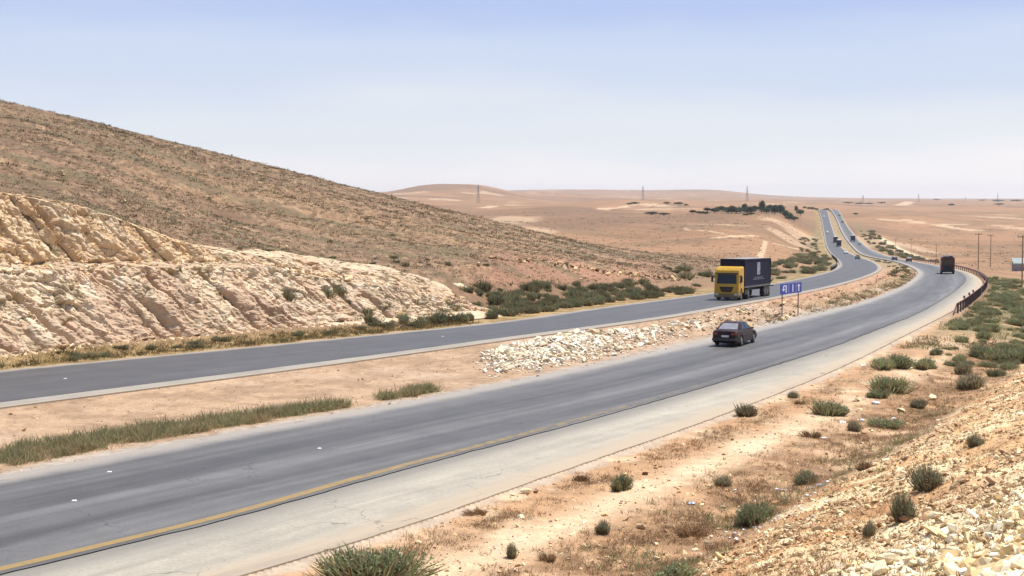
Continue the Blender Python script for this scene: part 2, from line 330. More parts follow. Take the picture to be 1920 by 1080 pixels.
DM = np.concatenate([np.arange(6, 60, .05), np.arange(60, 250, .2), np.geomspace(250, 15000, 2500)])
def hit(px, py):
    """the ground point seen in that direction"""
    u, r = ray(px, py); z = ground(u*DM, DM); k = np.argmax(CZ+r*DM < z)
    if not (CZ+r*DM < z).any(): k = -1
    D = DM[k]; return np.array([u*D, D, float(z[k])])
def gz(x, y): return float(ground(np.array([x]), np.array([y]))[0])

# ------------------------------------------------------------------ ground sheet with its colours
def ground_colour(X, Y, Z):
    w, lo, ri, o = offs(X, Y); N = X.shape
    def C(c): return np.broadcast_to(np.array(c), N+(3,)).copy()
    def mixc(a, b, t): return a*(1-t[..., None])+np.asarray(b)*t[..., None]
    n1 = fbm(X/7, Y/7, 1, 4); n2 = fbm(X/1.3, Y/1.3, 2, 4); n3 = fbm(X/60, Y/60, 4, 4); n4 = fbm(X/.35, Y/.35, 6, 3)
    # far plain
    col = C(lin(206, 160, 120)); ns = fbm(X/180, Y/260, 8, 4)
    col = mixc(col, lin(188, 146, 108), sst(.42, .62, ns)); col = mixc(col, lin(216, 166, 124), sst(.55, .75, n3)*.8)
    col = mixc(col, lin(172, 144, 110), sst(.5, .7, fbm(X/30, Y/55, 9, 4))*.6)
    col = col*.90; col = mixc(col, lin(150, 122, 92), sst(.54, .68, fbm(X/14, Y/22, 29, 4))*.45*(1-sst(1500, 2600, Y))); col = mixc(col, lin(146, 118, 96), sst(.55, .66, fbm(X/240+3, Y/420, 30, 4))*.5)
    col = mixc(col, lin(244, 208, 168), sst(.70, .76, fbm(X/70, Y/300, 14, 4))*.6)
    # brown hill left of the road
    px = 960+F*X/np.maximum(Y, 4)
    hill = sst(5, 14, w)*(1-sst(330, 460, Y))*(1-sst(1250, 1500, px))
    hc = mixc(C(lin(176, 142, 110)), lin(154, 124, 96), sst(.38, .6, n1)); hc = mixc(hc, lin(194, 156, 116), sst(.56, .72, n3)*.6); nh = fbm(X/.55, Y/1.1, 26, 3); hc = mixc(hc, lin(112, 94, 72), sst(.54, .66, nh)*.75); hc = mixc(hc, lin(212, 178, 138), sst(.58, .70, fbm(X/.5+7, Y/1.0, 27, 3))*.6)
    hc = mixc(hc, lin(136, 122, 92), sst(.50, .64, fbm(X/22+3, Y/5, 21, 4))*.75); hc = mixc(hc, lin(150, 116, 92), sst(.5, .65, n2)*.5)
    lift = np.clip((px-300)/900, 0, 1); hc = hc*(1+.10*lift)[..., None]
    col = mixc(col, hc, hill)
    red = sst(8, 11, w)*(1-sst(17, 24, w))*sst(840, 960, px)*(1-sst(1150, 1330, px))*sst(.3, .6, fbm(X/5, Y/5, 24, 3)); col = mixc(col, lin(206, 152, 122), red*.6)
    # left verge
    vg = (1-sst(3.0, 6.0, w))*(w > 0)*(Y < 1800); vc = mixc(C(lin(206, 172, 122)), lin(170, 142, 92), sst(.42, .6, n2)); vc = mixc(vc, lin(212, 196, 170), 1-sst(.2, 1.1, w+n2-.5))
    col = mixc(col, vc, vg)
    gl = (1-sst(5, 13, w))*(w > 1)*sst(150, 230, Y)*(1-sst(1000, 1700, Y))*sst(.36, .62, n1); col = mixc(col, lin(160, 150, 112), gl*.7)
    # median
    med = ((lo > 0) & (ri < 0) & (Y < 2200)).astype(float)
    mc = mixc(C(lin(222, 186, 150)), lin(200, 166, 132), sst(.4, .62, n2)); mc = mixc(mc, lin(236, 204, 172), sst(.52, .7, n1)*.7)
    mc = mixc(mc, lin(206, 196, 182), (1-sst(.5, 1.6, -ri+n2-.5))*.8)
    mc = mixc(mc, lin(226, 170, 134), sst(118, 150, Y)*(1-sst(320, 420, Y))*sst(.35, .6, n2)*.8)
    mc = mixc(mc, lin(176, 160, 112), sst(260, 420, Y)*.5); mc = mixc(mc, lin(168, 152, 108), np.exp(-((ri+1.6)/.9)**2)*sst(120, 150, Y)*sst(.35, .55, n2)*.8)
    mc = mixc(mc, lin(168, 132, 100), sst(.62, .72, n4)*.4)
    col = mixc(col, mc, med)
    # right side: roadside dirt, track, ditch, scree slope
    near = (1-sst(95, 150, Y))*(o > 0)
    rc = mixc(C(lin(236, 196, 154)), lin(222, 176, 132), sst(.4, .62, n1)); rc = mixc(rc, lin(250, 222, 182, .58), sst(.48, .68, n2)*.7)
    trk = np.exp(-((o-3.4-.6*(n1-.5))/.75)**2)*sst(14, 22, Y)*(1-sst(58, 76, Y)); rc = mixc(rc, lin(252, 222, 182, .56), trk*.75)
    dry = sst(3.8, 5.2, o)*(1-sst(8.0, 9.6, o))*sst(.36, .56, n2)+np.exp(-((o-1.6)/.6)**2)*sst(.42, .6, n2)*.8
    rc = mixc(rc, lin(182, 142, 104), np.clip(dry, 0, 1)*.9); rc = mixc(rc, lin(160, 122, 90), sst(.56, .7, n4)*np.clip(dry, 0, 1)*.6)
    sc = sst(8.0, 10.0, o+(n1-.5)*2); so = mixc(C(lin(238, 194, 142, .62)), lin(222, 170, 118, .6), sst(.42, .62, n1)); so = mixc(so, lin(254, 230, 182, .7), sst(.48, .64, n2)*.8)
    so = mixc(so, lin(255, 240, 204, .82), sst(13.0, 17.5, o+(n1-.5)*5)*(1-sst(26, 44, Y))*.85)
    so = mixc(so, lin(188, 134, 92), sst(.6, .7, n4)*.45)
    rc = mixc(rc, so, sc); rc = mixc(rc, lin(226, 204, 178), 1-sst(0, .7, o+(n2-.5)))
    col = mixc(col, rc, near)
    Ye = Y+(n1-.5)*60+(n2-.5)*14; emb = (o > 1.2)*sst(92, 118, Ye)*(1-sst(230, 330, Y))*(1-sst(30, 46, o)); ec = mixc(C(lin(226, 182, 136)), lin(158, 150, 106), sst(.32, .5, n1))
    col = mixc(col, ec, emb*.65)
    sand = sst(26, 40, o)*sst(210, 260, Y)*(1-sst(420, 520, Y))*sst(.35, .55, n1); col = mixc(col, lin(250, 214, 166), sand*.8)
    bank = sst(1, 4, o)*(1-sst(9, 15, o))*sst(560, 640, Y)*(1-sst(1100, 1500, Y))*sst(.3, .62, n1); col = mixc(col, lin(166, 150, 110), bank*.75)
    crm = np.exp(-((o-np.interp(Y, [600, 1050], [19, 13]))/2.6)**2)*sst(600, 660, Y)*(1-sst(900, 1000, Y)); col = mixc(col, lin(254, 232, 190), crm)
    # sandy tracks across the plain
    for tr, wd in TRACKS:
        d = np.full(N, 1e9); sel = (Y > 250) & (Y < 6000)
        xs = X[sel]; ys = Y[sel]; dd = np.full(xs.shape, 1e9)
        for (x0, y0), (x1, y1) in zip(tr[:-1], tr[1:]):
            t = np.clip(((xs-x0)*(x1-x0)+(ys-y0)*(y1-y0))/((x1-x0)**2+(y1-y0)**2), 0, 1)
            dd = np.minimum(dd, np.hypot(xs-x0-t*(x1-x0), ys-y0-t*(y1-y0)))
        d[sel] = dd; col = mixc(col, lin(250, 214, 172), (1-sst(wd*.5, wd, d+(n2-.5)*wd*.6))*.8)
    return np.clip(col, 0, .9)
TRACKS = []
for pts, wd in (([(1283, 428), (1340, 436), (1400, 446), (1455, 458), (1500, 467), (1535, 472)], 1.1), ([(1436, 452), (1430, 470), (1424, 485)], 1.0),
                ([(1130, 392), (1170, 386), (1205, 382), (1260, 387)], 9.), ([(1640, 411), (1700, 416), (1760, 422), (1830, 432)], 9.), ([(1690, 410), (1730, 417), (1800, 421), (1890, 424)], 7.),
                ([(1690, 385), (1706, 377.5)], 20.), ([(900, 390), (925, 386)], 12.), ([(1340, 447), (1420, 442)], 3.), ([(1290, 420), (1400, 424)], 4)):
    TRACKS.append(([tuple(hit(*p)[:2]) for p in pts], wd))
cols = np.r_[np.linspace(-1390, -120, 50), np.arange(-100, 2021, 2.3), np.linspace(2040, 4500, 60)]
D = [4.0]
while D[-1] < 16500: D.append(D[-1]*(1.006 if D[-1] < 135 else 1.009 if D[-1] < 700 else 1.014))
D = np.array(D); YY = np.repeat(D[:, None], len(cols), 1); XX = YY*(cols[None]-960)/F
ZZ = np.empty_like(XX); CC = np.empty(XX.shape+(3,))
for i in range(0, len(D), 100):
    ZZ[i:i+100] = ground(XX[i:i+100], YY[i:i+100]); CC[i:i+100] = ground_colour(XX[i:i+100], YY[i:i+100], ZZ[i:i+100])
me = npmesh('ground', np.c_[XX.ravel(), YY.ravel(), ZZ.ravel()], gridF(len(D), len(cols)), True, cols=CC.reshape(-1, 3))
setp(link('ground', me, mat=colmat('desert_soil', ((.5, .10), (2.2, .16), (11., .20)), bump=.35, bdist=.05)), kind='structure')
del XX, YY, ZZ, CC

# ------------------------------------------------------------------ rock cutting
ss = np.arange(-40, 54, .085); ww = np.r_[np.arange(2.6, 4.4, .2), np.arange(4.4, 24, .075)]
S, W = np.meshgrid(ss, ww, indexing='ij'); z0 = zcut(S, W)
hl = Hlow(S); face = ((W > W0) & (W < W0+hl*1.02)).astype(float); up = (W > W0+hl*1.02+2.6).astype(float)*(1-sst(24, 30, S))
rel = np.clip(z0/np.maximum(hl, .3), 0, 1)
qq = S+z0*.45+1.2*(fbm(S/3.1, z0/2.2, 41, 3)-.5)+.25*(fbm(S/.7, z0/.6, 42, 3)-.5)
def slabs(q, seed, lo, hi):
    g = np.random.default_rng(seed); br = np.cumsum(g.uniform(lo, hi, 400))-75; k = np.clip(np.searchsorted(br, q)-1, 0, 398)
    t = (q-br[k])/(br[k+1]-br[k]); return k, t, q-br[k], br[k+1]-br[k], g
k1, t1, d1, w1_, g1 = slabs(qq, 5, .5, 2.4); of1 = g1.uniform(-.35, .35, 400)[k1]; dp1 = g1.uniform(.25, 1.25, 400)[k1]*(g1.uniform(size=400) > .35)[k1]; sw1 = g1.uniform(.14, .42, 400)[k1]; top1 = g1.uniform(.3, .95, 400)[k1]
k2, t2, d2, w2_, g2 = slabs(qq+7.3+.5*(z0/3), 6, .18, .8); of2 = g2.uniform(-.12, .12, 400)[k2]
low = 1-sst(top1-.12, top1+.12, rel+.25*(fbm(S/1.3, z0/1.1, 45, 3)-.5)); low *= 1-.75*sst(30, 44, S)
blk = fbm(S/1.3, (z0+W*.4)/1.0, 46, 4, .55)-.5; blk = np.sign(blk)*np.abs(blk)**.8; fin = fbm(S/.35, (z0+W)/.35, 49, 3)-.5
slot = -dp1*np.exp(-(d1/sw1)**2)
def cells(x, y, s):
    ix = np.floor(x); iy = np.floor(y); best = np.full(x.shape, 9.); val = np.zeros(x.shape); bd = np.full(x.shape, 9.)
    for a in (-1, 0, 1):
        for b_ in (-1, 0, 1):
            jx = ix+a; jy = iy+b_; d = np.hypot(jx+_h(jx, jy, s)-x, jy+_h(jx, jy, s+1)-y); m = d < best
            bd = np.where(m, best, np.minimum(bd, d)); val = np.where(m, _h(jx, jy, s+2)+.5*(_h(jx, jy, s+3)-.5)*(jx-x), val); best = np.where(m, d, best)
    return val, bd-best
cv, ce = cells(qq*.8, z0*.75+W*.25, 81); cv2, ce2 = cells(qq*2.2, (z0*.75+W*.3)*2., 91); crk = -.16*np.exp(-(ce/.06)**2)-.08*np.exp(-(ce2/.09)**2)
disp0 = (cv-.5)*.42+(cv2-.5)*.2+crk
disp0 = disp0*(1.15-.6*low*face); blk = blk*(1-.45*low*face); slot = slot*1.7; disp = face*disp0*(.45+.55*sst(.35, .6, fbm(S/3, z0/3, 83, 3)))+up*disp0*.65+face*(low*(of1+(t1-.5)*.35+slot+of2)+(1-low)*(.35*of1+.5*of2+.35*slot*(top1 > .6))+blk*.6+fin*.26)
disp += up*(of1*1.2+(t1-.5)*.5+slot*.9+of2*1.2+blk*.4+fin*.24)+(1-face)*(1-up)*(blk*.7+fin*.3+disp0*.6)*(W > W0-.5)
talus = .35*np.exp(-((W-W0+.3)/.8)**2)*(.3+fbm(S/1.2, W/1.2, 47, 3))
fadee = sst(54, 46, S)*sst(2.6, 3.4, W); disp *= fadee
Xc = A0[0]+S*TS[0]+W*TN[0]; Yc_ = A0[1]+S*TS[1]+W*TN[1]
Hb = Hbase(Xc, Yc_)+.0
lim = Hb+.10+(fbm(S/1.5, W/1.5, 48, 3)-.5)*.3
zz = np.minimum(z0+talus+disp*.45, lim); over = np.clip(z0-Hb-1.0, 0, None); zz = zz-np.minimum(over*1.5, 4)
zz = zz-.25*(1-sst(2.6, 3.6, W))-.9*sst(45, 53, S)+.02
Xc = Xc-TN[0]*disp*.95; Yc_ = Yc_-TN[1]*disp*.95
n1 = fbm(S/2.2, z0/1.6, 50, 4); n2 = fbm(S/.5, (z0+W)/.5, 51, 4)
def mixc(a, b, t): return a*(1-t[..., None])+np.asarray(b)*t[..., None]
tone1 = g1.uniform(0, 1, 400)[k1]; tone2 = g2.uniform(0, 1, 400)[k2]
cc = np.broadcast_to(lin(242, 215, 178, .64), S.shape+(3,)).copy(); cc = mixc(cc, lin(232, 198, 162, .64), sst(.45, .65, n1)); cc = mixc(cc, lin(250, 232, 202, .64), sst(.5, .68, n2)*.7)
cc = mixc(cc, lin(228, 196, 162, .64), low*face*(.2+.6*tone1)); cc = mixc(cc, lin(202, 166, 138, .64), face*low*sst(.55, .8, tone2)*.55)
cc = mixc(cc, lin(246, 214, 168, .66), up*(.25+.6*tone1)); cc = mixc(cc, lin(226, 184, 136, .64), up*sst(.6, .9, tone2)*.6)
cc = mixc(cc, lin(214, 190, 156, .64), (1-face)*(1-up)*sst(.45, .6, n2)*.6); cc = mixc(cc, lin(170, 150, 112, .64), sst(.62, .72, fbm(S/1.1, W/1.1, 54, 4))*.5)
me = npmesh('rock_cutting', np.c_[Xc.ravel(), Yc_.ravel(), zz.ravel()], gridF(len(ss), len(ww))[:, ::-1], False, cols=np.clip(cc.reshape(-1, 3), 0, .9))
setp(link('rock_cutting', me, mat=colmat('limestone_face', ((1.5, .10), (9., .14)), bump=.25, bdist=.04)), kind='structure')

# ------------------------------------------------------------------ carriageways
def sB(Y): return np.interp(Y, [0, 47, 60, 80, 93, 115, 150, 200, 300, 2600], [4.9, 4.8, 4.3, 3.5, 2.7, 2.3, 2.5, 2.7, 1.6, 1.0])
YR_ = np.unique(np.r_[np.arange(4, 130, .35), np.geomspace(130, 2300, 900)])
def strip(name, e0, e1, nx, mt, dz=0., skirtL=0., skirtR=0., jit=None):
    X0 = e0(YR_); X1 = e1(YR_); t = np.linspace(0, 1, nx)
    X = X0[:, None]+(X1-X0)[:, None]*t[None]; Y = np.repeat(YR_[:, None], nx, 1); c = np.cos(np.interp(YR_, Yd, hd))[:, None]
    if jit: X[:, 0] += jit[0]*(fbm(YR_/.9, YR_*0, 61, 4)-.5)/c[:, 0]; X[:, -1] += jit[1]*(fbm(YR_/.9, YR_*0+5, 62, 4)-.5)/c[:, 0]
    Z = Zroad(Y)+dz; ul = (X-XE(e0_now[0], Y))*c; ur = (XE(e0_now[1], Y)-X)*c
    v = np.r_[0, np.cumsum(np.hypot(np.diff(X[:, nx//2]), np.diff(YR_)))][:, None]*np.ones((1, nx))
    bi = (X-X[:, :1])*c
    if skirtL: bi = np.c_[bi[:, :1], bi]
    if skirtR: bi = np.c_[bi, bi[:, -1:]]
    if skirtL: X = np.c_[X[:, :1], X]; Y = np.c_[Y[:, :1], Y]; Z = np.c_[Z[:, :1]-skirtL, Z]; ul = np.c_[ul[:, :1], ul]; ur = np.c_[ur[:, :1], ur]; v = np.c_[v[:, :1], v]
    if skirtR: X = np.c_[X, X[:, -1:]]; Y = np.c_[Y, Y[:, -1:]]; Z = np.c_[Z, Z[:, -1:]-skirtR]; ul = np.c_[ul, ul[:, -1:]]; ur = np.c_[ur, ur[:, -1:]]; v = np.c_[v, v[:, -1:]]
    me = npmesh(name, np.c_[X.ravel(), Y.ravel(), Z.ravel()], gridF(*X.shape), False, attrs={'ul': ul, 'ur': ur, 'v': v, 'bi': bi})
    return setp(link(name, me, mat=mt), kind='structure')
def roadmat(name, base, stops, dirtL, dirtR, dirt, streak=.16, wR=2.0, rough=.62, inner=None, crack=0.):
    m = bpy.data.materials.new(name); m.use_nodes = True; n = m.node_tree.nodes; l = m.node_tree.links
    b = n['Principled BSDF']; b.inputs['Roughness'].default_value = rough; b.inputs['Specular IOR Level'].default_value = .35
    def att(a): q = n.new('ShaderNodeAttribute'); q.attribute_name = a; return q.outputs['Fac']
    ul, ur, v = att('ul'), att('ur'), att('v')
    cb = n.new('ShaderNodeCombineXYZ'); l.new(ul, cb.inputs[0]); mv = n.new('ShaderNodeMath'); mv.operation = 'MULTIPLY'; mv.inputs[1].default_value = .045; l.new(v, mv.inputs[0]); l.new(mv.outputs[0], cb.inputs[1])
    def noise(vec, sc, det=5, rg=.6): q = n.new('ShaderNodeTexNoise'); q.inputs['Scale'].default_value = sc; q.inputs['Detail'].default_value = det; q.inputs['Roughness'].default_value = rg; l.new(vec, q.inputs['Vector']); return q.outputs[0]
    def rng_(x, a, b_, c, d): q = n.new('ShaderNodeMapRange'); q.interpolation_type = 'SMOOTHSTEP'; q.inputs[1].default_value = a; q.inputs[2].default_value = b_; q.inputs[3].default_value = c; q.inputs[4].default_value = d; l.new(x, q.inputs[0]); return q.outputs[0]
    def mul(x, y): q = n.new('ShaderNodeMath'); q.operation = 'MULTIPLY'; l.new(x, q.inputs[0]); l.new(y, q.inputs[1]); return q.outputs[0]
    def addn(x, y, k=1.): q = n.new('ShaderNodeMath'); q.operation = 'MULTIPLY_ADD'; l.new(y, q.inputs[0]); q.inputs[1].default_value = k; l.new(x, q.inputs[2]); return q.outputs[0]
    ns = noise(cb.outputs[0], 1.4); tc = n.new('ShaderNodeTexCoord'); nf = noise(tc.outputs['Object'], 9., 6, .7); nm = noise(tc.outputs['Object'], .55, 4)
    ulw = addn(ul, ns, .9)
    ramp = n.new('ShaderNodeValToRGB'); sc = n.new('ShaderNodeMath'); sc.operation = 'DIVIDE'; sc.inputs[1].default_value = 16.; l.new(ulw, sc.inputs[0]); l.new(sc.outputs[0], ramp.inputs[0])
    el = ramp.color_ramp.elements
    for k, (p, g) in enumerate(stops):
        e = el[k] if k < 2 else el.new(p); e.position = (p+.45)/16.; e.color = (g, g, g, 1)
    ramp.color_ramp.interpolation = 'EASE'
    f = mul(ramp.outputs[0], rng_(ns, .3, .7, 1-streak, 1+streak)); f = mul(f, rng_(nf, .25, .75, .86, 1.14)); f = mul(f, rng_(nm, .3, .7, .92, 1.08))
    mx = n.new('ShaderNodeMix'); mx.data_type = 'RGBA'; mx.blend_type = 'MULTIPLY'; mx.inputs[0].default_value = 1; mx.inputs[6].default_value = (*base, 1); l.new(f, mx.inputs[7])
    out = mx.outputs[2]
    for src, wd in ((ul, dirtL), (ur, dirtR)):
        if wd:
            d = rng_(addn(src, nm, -.8), wd*.25-.4, wd-.4, 1, 0); d = mul(d, rng_(nf, .2, .8, .75, 1.1))
            m3 = n.new('ShaderNodeMix'); m3.data_type = 'RGBA'; l.new(d, m3.inputs[0]); l.new(out, m3.inputs[6]); m3.inputs[7].default_value = (*dirt, 1); out = m3.outputs[2]
    def blend(fac, colr):
        nonlocal out
        m3 = n.new('ShaderNodeMix'); m3.data_type = 'RGBA'; l.new(fac, m3.inputs[0]); l.new(out, m3.inputs[6]); m3.inputs[7].default_value = (*colr, 1); out = m3.outputs[2]
    if inner is not None:
        bi = att('bi'); d = rng_(addn(addn(bi, ns, -1.6), nm, -1.2), -1.5, .35, .85, 0); blend(d, inner)
        blend(mul(rng_(noise(cb.outputs[0], .8, 6, .7), .52, .68, 0, .35), rng_(nm, .35, .6, .4, 1)), inner)
    if crack:
        vo = n.new('ShaderNodeTexVoronoi'); vo.feature = 'DISTANCE_TO_EDGE'; vo.inputs['Scale'].default_value = .22
        wv = n.new('ShaderNodeVectorMath'); wv.operation = 'MULTIPLY_ADD'; nq = n.new('ShaderNodeTexNoise'); nq.inputs['Scale'].default_value = 1.2; l.new(tc.outputs['Object'], nq.inputs['Vector'])
        l.new(nq.outputs['Color'], wv.inputs[0]); wv.inputs[1].default_value = (1.6, 1.6, 0); l.new(tc.outputs['Object'], wv.inputs[2]); l.new(wv.outputs[0], vo.inputs['Vector'])
        blend(mul(rng_(vo.outputs[0], .001, .006, crack, 0), rng_(noise(tc.outputs['Object'], .16, 3), .45, .6, 0, 1)), tuple(x*.35 for x in asph))
        blend(rng_(noise(tc.outputs['Object'], .42, 5, .7), .62, .74, 0, .35), tuple(x*.55 for x in asph))
    l.new(out, b.inputs['Base Color'])
    bp = n.new('ShaderNodeBump'); bp.inputs['Strength'].default_value = .15; bp.inputs['Distance'].default_value = .02; l.new(nf, bp.inputs['Height']); l.new(bp.outputs[0], b.inputs['Normal'])
    return m
asph = lin(121, 118, 114)
mR = roadmat('worn_asphalt', asph, [(0, 1.15), (1.5, 1.08), (3.2, .95), (4.4, .74), (5.4, .90), (6.6, 1.24), (7.6, .95), (8.3, .70), (9.1, 1.12)], 1.7, 0, lin(200, 188, 172), streak=.22, crack=.7)
mL = roadmat('darker_asphalt', lin(110, 107, 105), [(0, 1.15), (1.6, .95), (3, 1.0), (4.2, .9), (5.6, .96), (7, .9), (8, .95), (9.4, 1.0)], 1.1, 0, lin(190, 176, 160), streak=.13, crack=.5)
mS = roadmat('pale_shoulder', lin(208, 198, 178), [(0, 1.0), (8, 1.0), (10.5, .97), (12, 1.04), (13.5, .96), (15.5, 1.0)], 0, 1.6, lin(222, 200, 170), streak=.11, rough=.85, inner=lin(150, 144, 134), crack=.6)
mSL = roadmat('pale_shoulder_gravelled', lin(190, 180, 164), [(0, 1.0), (15, 1.0)], 0, .6, lin(206, 188, 164), streak=.08, rough=.85)
ch = lambda Y: np.cos(np.interp(Y, Yd, hd))
e0_now = (eLL, eLR); sLw = lambda Y: np.interp(Y, [0, 60, 120, 250, 2600], [1.7, 1.7, 1.2, .9, .8])/ch(Y)
jn = lambda Y: .10*(fbm(Y/.8, Y*0, 63, 4)-.5)
strip('road', lambda Y: XE(eLL, Y), lambda Y: XE(eLR, Y)-sLw(Y)+jn(Y), 20, mL, skirtL=.25)
strip('road_shoulder', lambda Y: XE(eLR, Y)-sLw(Y)+jn(Y), lambda Y: XE(eLR, Y), 6, mSL, -.012, skirtR=.3)
e0_now = (eRL, eRR); jr = lambda Y: .16*(fbm(Y/.7, Y*0, 64, 4)-.5)
strip('road', lambda Y: XE(eRL, Y), lambda Y: XE(eRR, Y)-sB(Y)/ch(Y)+jr(Y), 26, mR, skirtL=.25)
strip('road_shoulder', lambda Y: XE(eRR, Y)-sB(Y)/ch(Y)+jr(Y)+.035, lambda Y: XE(eRR, Y)+.12*(fbm(Y/.6, Y*0, 65, 4)-.5), 10, mS, -.02, skirtR=.35)
# yellow edge line, worn away with distance
def yellowmat():
    m = roadmat('worn_yellow_paint', asph, [(0, 1), (15, 1)], 0, 0, asph); n = m.node_tree.nodes; l = m.node_tree.links; b = n['Principled BSDF']
    tc = n.new('ShaderNodeTexCoord'); nz = n.new('ShaderNodeTexNoise'); nz.inputs['Scale'].default_value = 2.2; nz.inputs['Detail'].default_value = 8; nz.inputs['Roughness'].default_value = .75; l.new(tc.outputs['Object'], nz.inputs['Vector'])
    at = n.new('ShaderNodeAttribute'); at.attribute_name = 'wear'; sb = n.new('ShaderNodeMath'); sb.operation = 'SUBTRACT'; l.new(nz.outputs[0], sb.inputs[0]); l.new(at.outputs['Fac'], sb.inputs[1])
    mr = n.new('ShaderNodeMapRange'); mr.inputs[1].default_value = .05; mr.inputs[2].default_value = .32; l.new(sb.outputs[0], mr.inputs[0])
    old = b.inputs['Base Color'].links[0].from_socket; mx = n.new('ShaderNodeMix'); mx.data_type = 'RGBA'; l.new(mr.outputs[0], mx.inputs[0]); l.new(old, mx.inputs[6]); mx.inputs[7].default_value = (*lin(188, 156, 96), 1)
    l.new(mx.outputs[2], b.inputs['Base Color']); return m
Yl = np.arange(20, 110, .35); Xb = XE(eRR, Yl)-(sB(Yl)+.42)/ch(Yl); c_ = ch(Yl)
V = np.r_[np.c_[Xb-.19/c_, Yl, Zroad(Yl)+.006], np.c_[Xb+.19/c_, Yl, Zroad(Yl)+.006]]; k = len(Yl)
i = np.arange(k-1); wr = np.tile(np.interp(Yl, [20, 45, 55, 70, 100], [.10, .17, .30, .42, .6]), 2)
me = npmesh('road_marking', V, np.c_[i, i+k, i+k+1, i+1], attrs={'wear': wr, 'ul': wr*0+3, 'ur': wr*0+6, 'v': np.tile(Yl, 2)})
setp(link('road_marking', me, mat=yellowmat()), kind='structure')
# ------------------------------------------------------------------ foliage builders
LEAF = leafmat('foliage')
def rand_dir(n, up=.0, g=None):
    g = g or rng; d = g.normal(size=(n, 3)); d[:, 2] = np.abs(d[:, 2])+up; return d/np.linalg.norm(d, axis=1)[:, None]
def blade_arrays(base, tip, wid, bend, col0, col1, g):
    n = len(base); d = tip-base; side = np.cross(d, g.normal(size=(n, 3))); side /= np.linalg.norm(side, axis=1)[:, None]+1e-9
    mid = base+d*.55+bend; s = side*wid[:, None]
    V = np.stack([base-s*.6, base+s*.6, mid-s*.8, mid+s*.8, tip], 1).reshape(-1, 3); i = np.arange(n)[:, None]*5
    Cc = np.stack([col0, col0, (col0+col1)/2, (col0+col1)/2, col1], 1).reshape(-1, 3)
    return V, i+np.array([[0, 1, 3, 2]]), i+np.array([[2, 3, 4]]), Cc
def leaf_arrays(c, size, col, g):
    n = len(c); a = g.normal(size=(n, 3)); a /= np.linalg.norm(a, axis=1)[:, None]; b = np.cross(a, g.normal(size=(n, 3))); b /= np.linalg.norm(b, axis=1)[:, None]
    a = a*size[:, None]; b = b*size[:, None]*.55
    V = np.stack([c-a, c-b, c+a, c+b], 1).reshape(-1, 3); return V, np.arange(n)[:, None]*4+np.array([[0, 1, 2, 3]]), np.repeat(col, 4, 0)
def pal(cs, n, g, jit=.18):
    cs = np.array(cs); k = g.integers(0, len(cs), n); return cs[k]*(1+g.uniform(-jit, jit, (n, 1)))
G_BUSH = [lin(180, 194, 138), lin(160, 178, 122), lin(196, 202, 152), lin(206, 194, 156)]
G_GREY = [lin(190, 198, 158), lin(172, 182, 142), lin(208, 200, 168)]
G_DRY = [lin(204, 162, 118), lin(182, 142, 104), lin(220, 182, 136), lin(168, 132, 100)]
G_DARK = [lin(148, 158, 116), lin(130, 144, 106), lin(166, 166, 126), lin(182, 166, 126)]
def shrub_mesh(name, seed, nb, nl, cols, dry=.2, h=1.0, lobes=5, flat=.25, wid=.022):
    """rounded bush of upright stems and small leaves, unit radius"""
    g = np.random.default_rng(seed)
    lc = np.c_[g.uniform(-.5, .5, (lobes, 2)), g.uniform(.1, .3, lobes)]; lc[0] = (0, 0, .25); lr = g.uniform(.35, .8, lobes); lc[1:, :2] *= 1.25
    def shell(n, lo, hi):
        k = g.integers(0, lobes, n); d = rand_dir(n, flat, g); r = lr[k]*g.uniform(lo, hi, n)
        return lc[k]*[1, 1, h]+d*r[:, None]*[1, 1, h]
    tip = shell(nb, .6, 1.25)*np.where(g.uniform(size=(nb, 1)) < .07, g.uniform(1.05, 1.28, (nb, 1)), 1); base = tip*[.45, .45, 0]+np.c_[g.normal(0, .06, (nb, 2)), np.full(nb, -.04)]
    isd = (g.uniform(size=nb) < dry)[:, None]
    c1 = np.where(isd, pal(G_DRY, nb, g), pal(cols, nb, g)); c0 = np.where(g.uniform(size=(nb, 1)) < .6, pal(G_DRY, nb, g)*.75, c1)
    V, q, t, Cc = blade_arrays(base, tip, g.uniform(.6, 1.4, nb)*wid, g.normal(0, .05, (nb, 3)), c0, c1, g)
    lp = shell(nl, .45, 1.02); lp[:, 2] = np.maximum(lp[:, 2], .02)
    V2, q2, C2 = leaf_arrays(lp, g.uniform(.025, .06, nl), pal(cols, nl, g), g)
    return npmesh(name, np.r_[V, V2], [np.r_[q, q2+len(V)], t], False, cols=np.r_[Cc, C2])
BUSH = [shrub_mesh('bush', 100+i, 1100, 1000, G_BUSH, .2, .8, 5+i) for i in range(4)]
GREY = [shrub_mesh('shrub', 120+i, 800, 420, G_GREY, .34, .95, 3+i) for i in range(3)]
DRYM = [shrub_mesh('dry_shrub', 130+i, 420, 120, G_DRY, .7, .8, 4) for i in range(3)]
DARK = [shrub_mesh('verge_shrub', 140+i, 260, 620, G_DARK, .12, .8, 4, wid=.04) for i in range(4)]
for m_ in BUSH+GREY+DRYM+DARK: m_.materials.append(LEAF)
def plant(mesh, name, label, cat, pos, rx, hz, group=None, ry=None):
    o = link(name, mesh); o.location = pos; o.scale = (rx, ry or rx, hz); o.rotation_euler = (0, 0, random.uniform(0, 6.28))
    return setp(o, label=label, category=cat, group=group)
def bush_px(px, py, w, h, kind, name, label, cat='shrub', group=None):
    p = hit(px, py); s = p[1]/F; m = {'b': BUSH, 'g': GREY, 'd': DRYM}[kind]
    return plant(m[int(px) % len(m)], name, label, cat, p-[0, 0, .03], w*s/2*1.16, h*s*1.06, group)

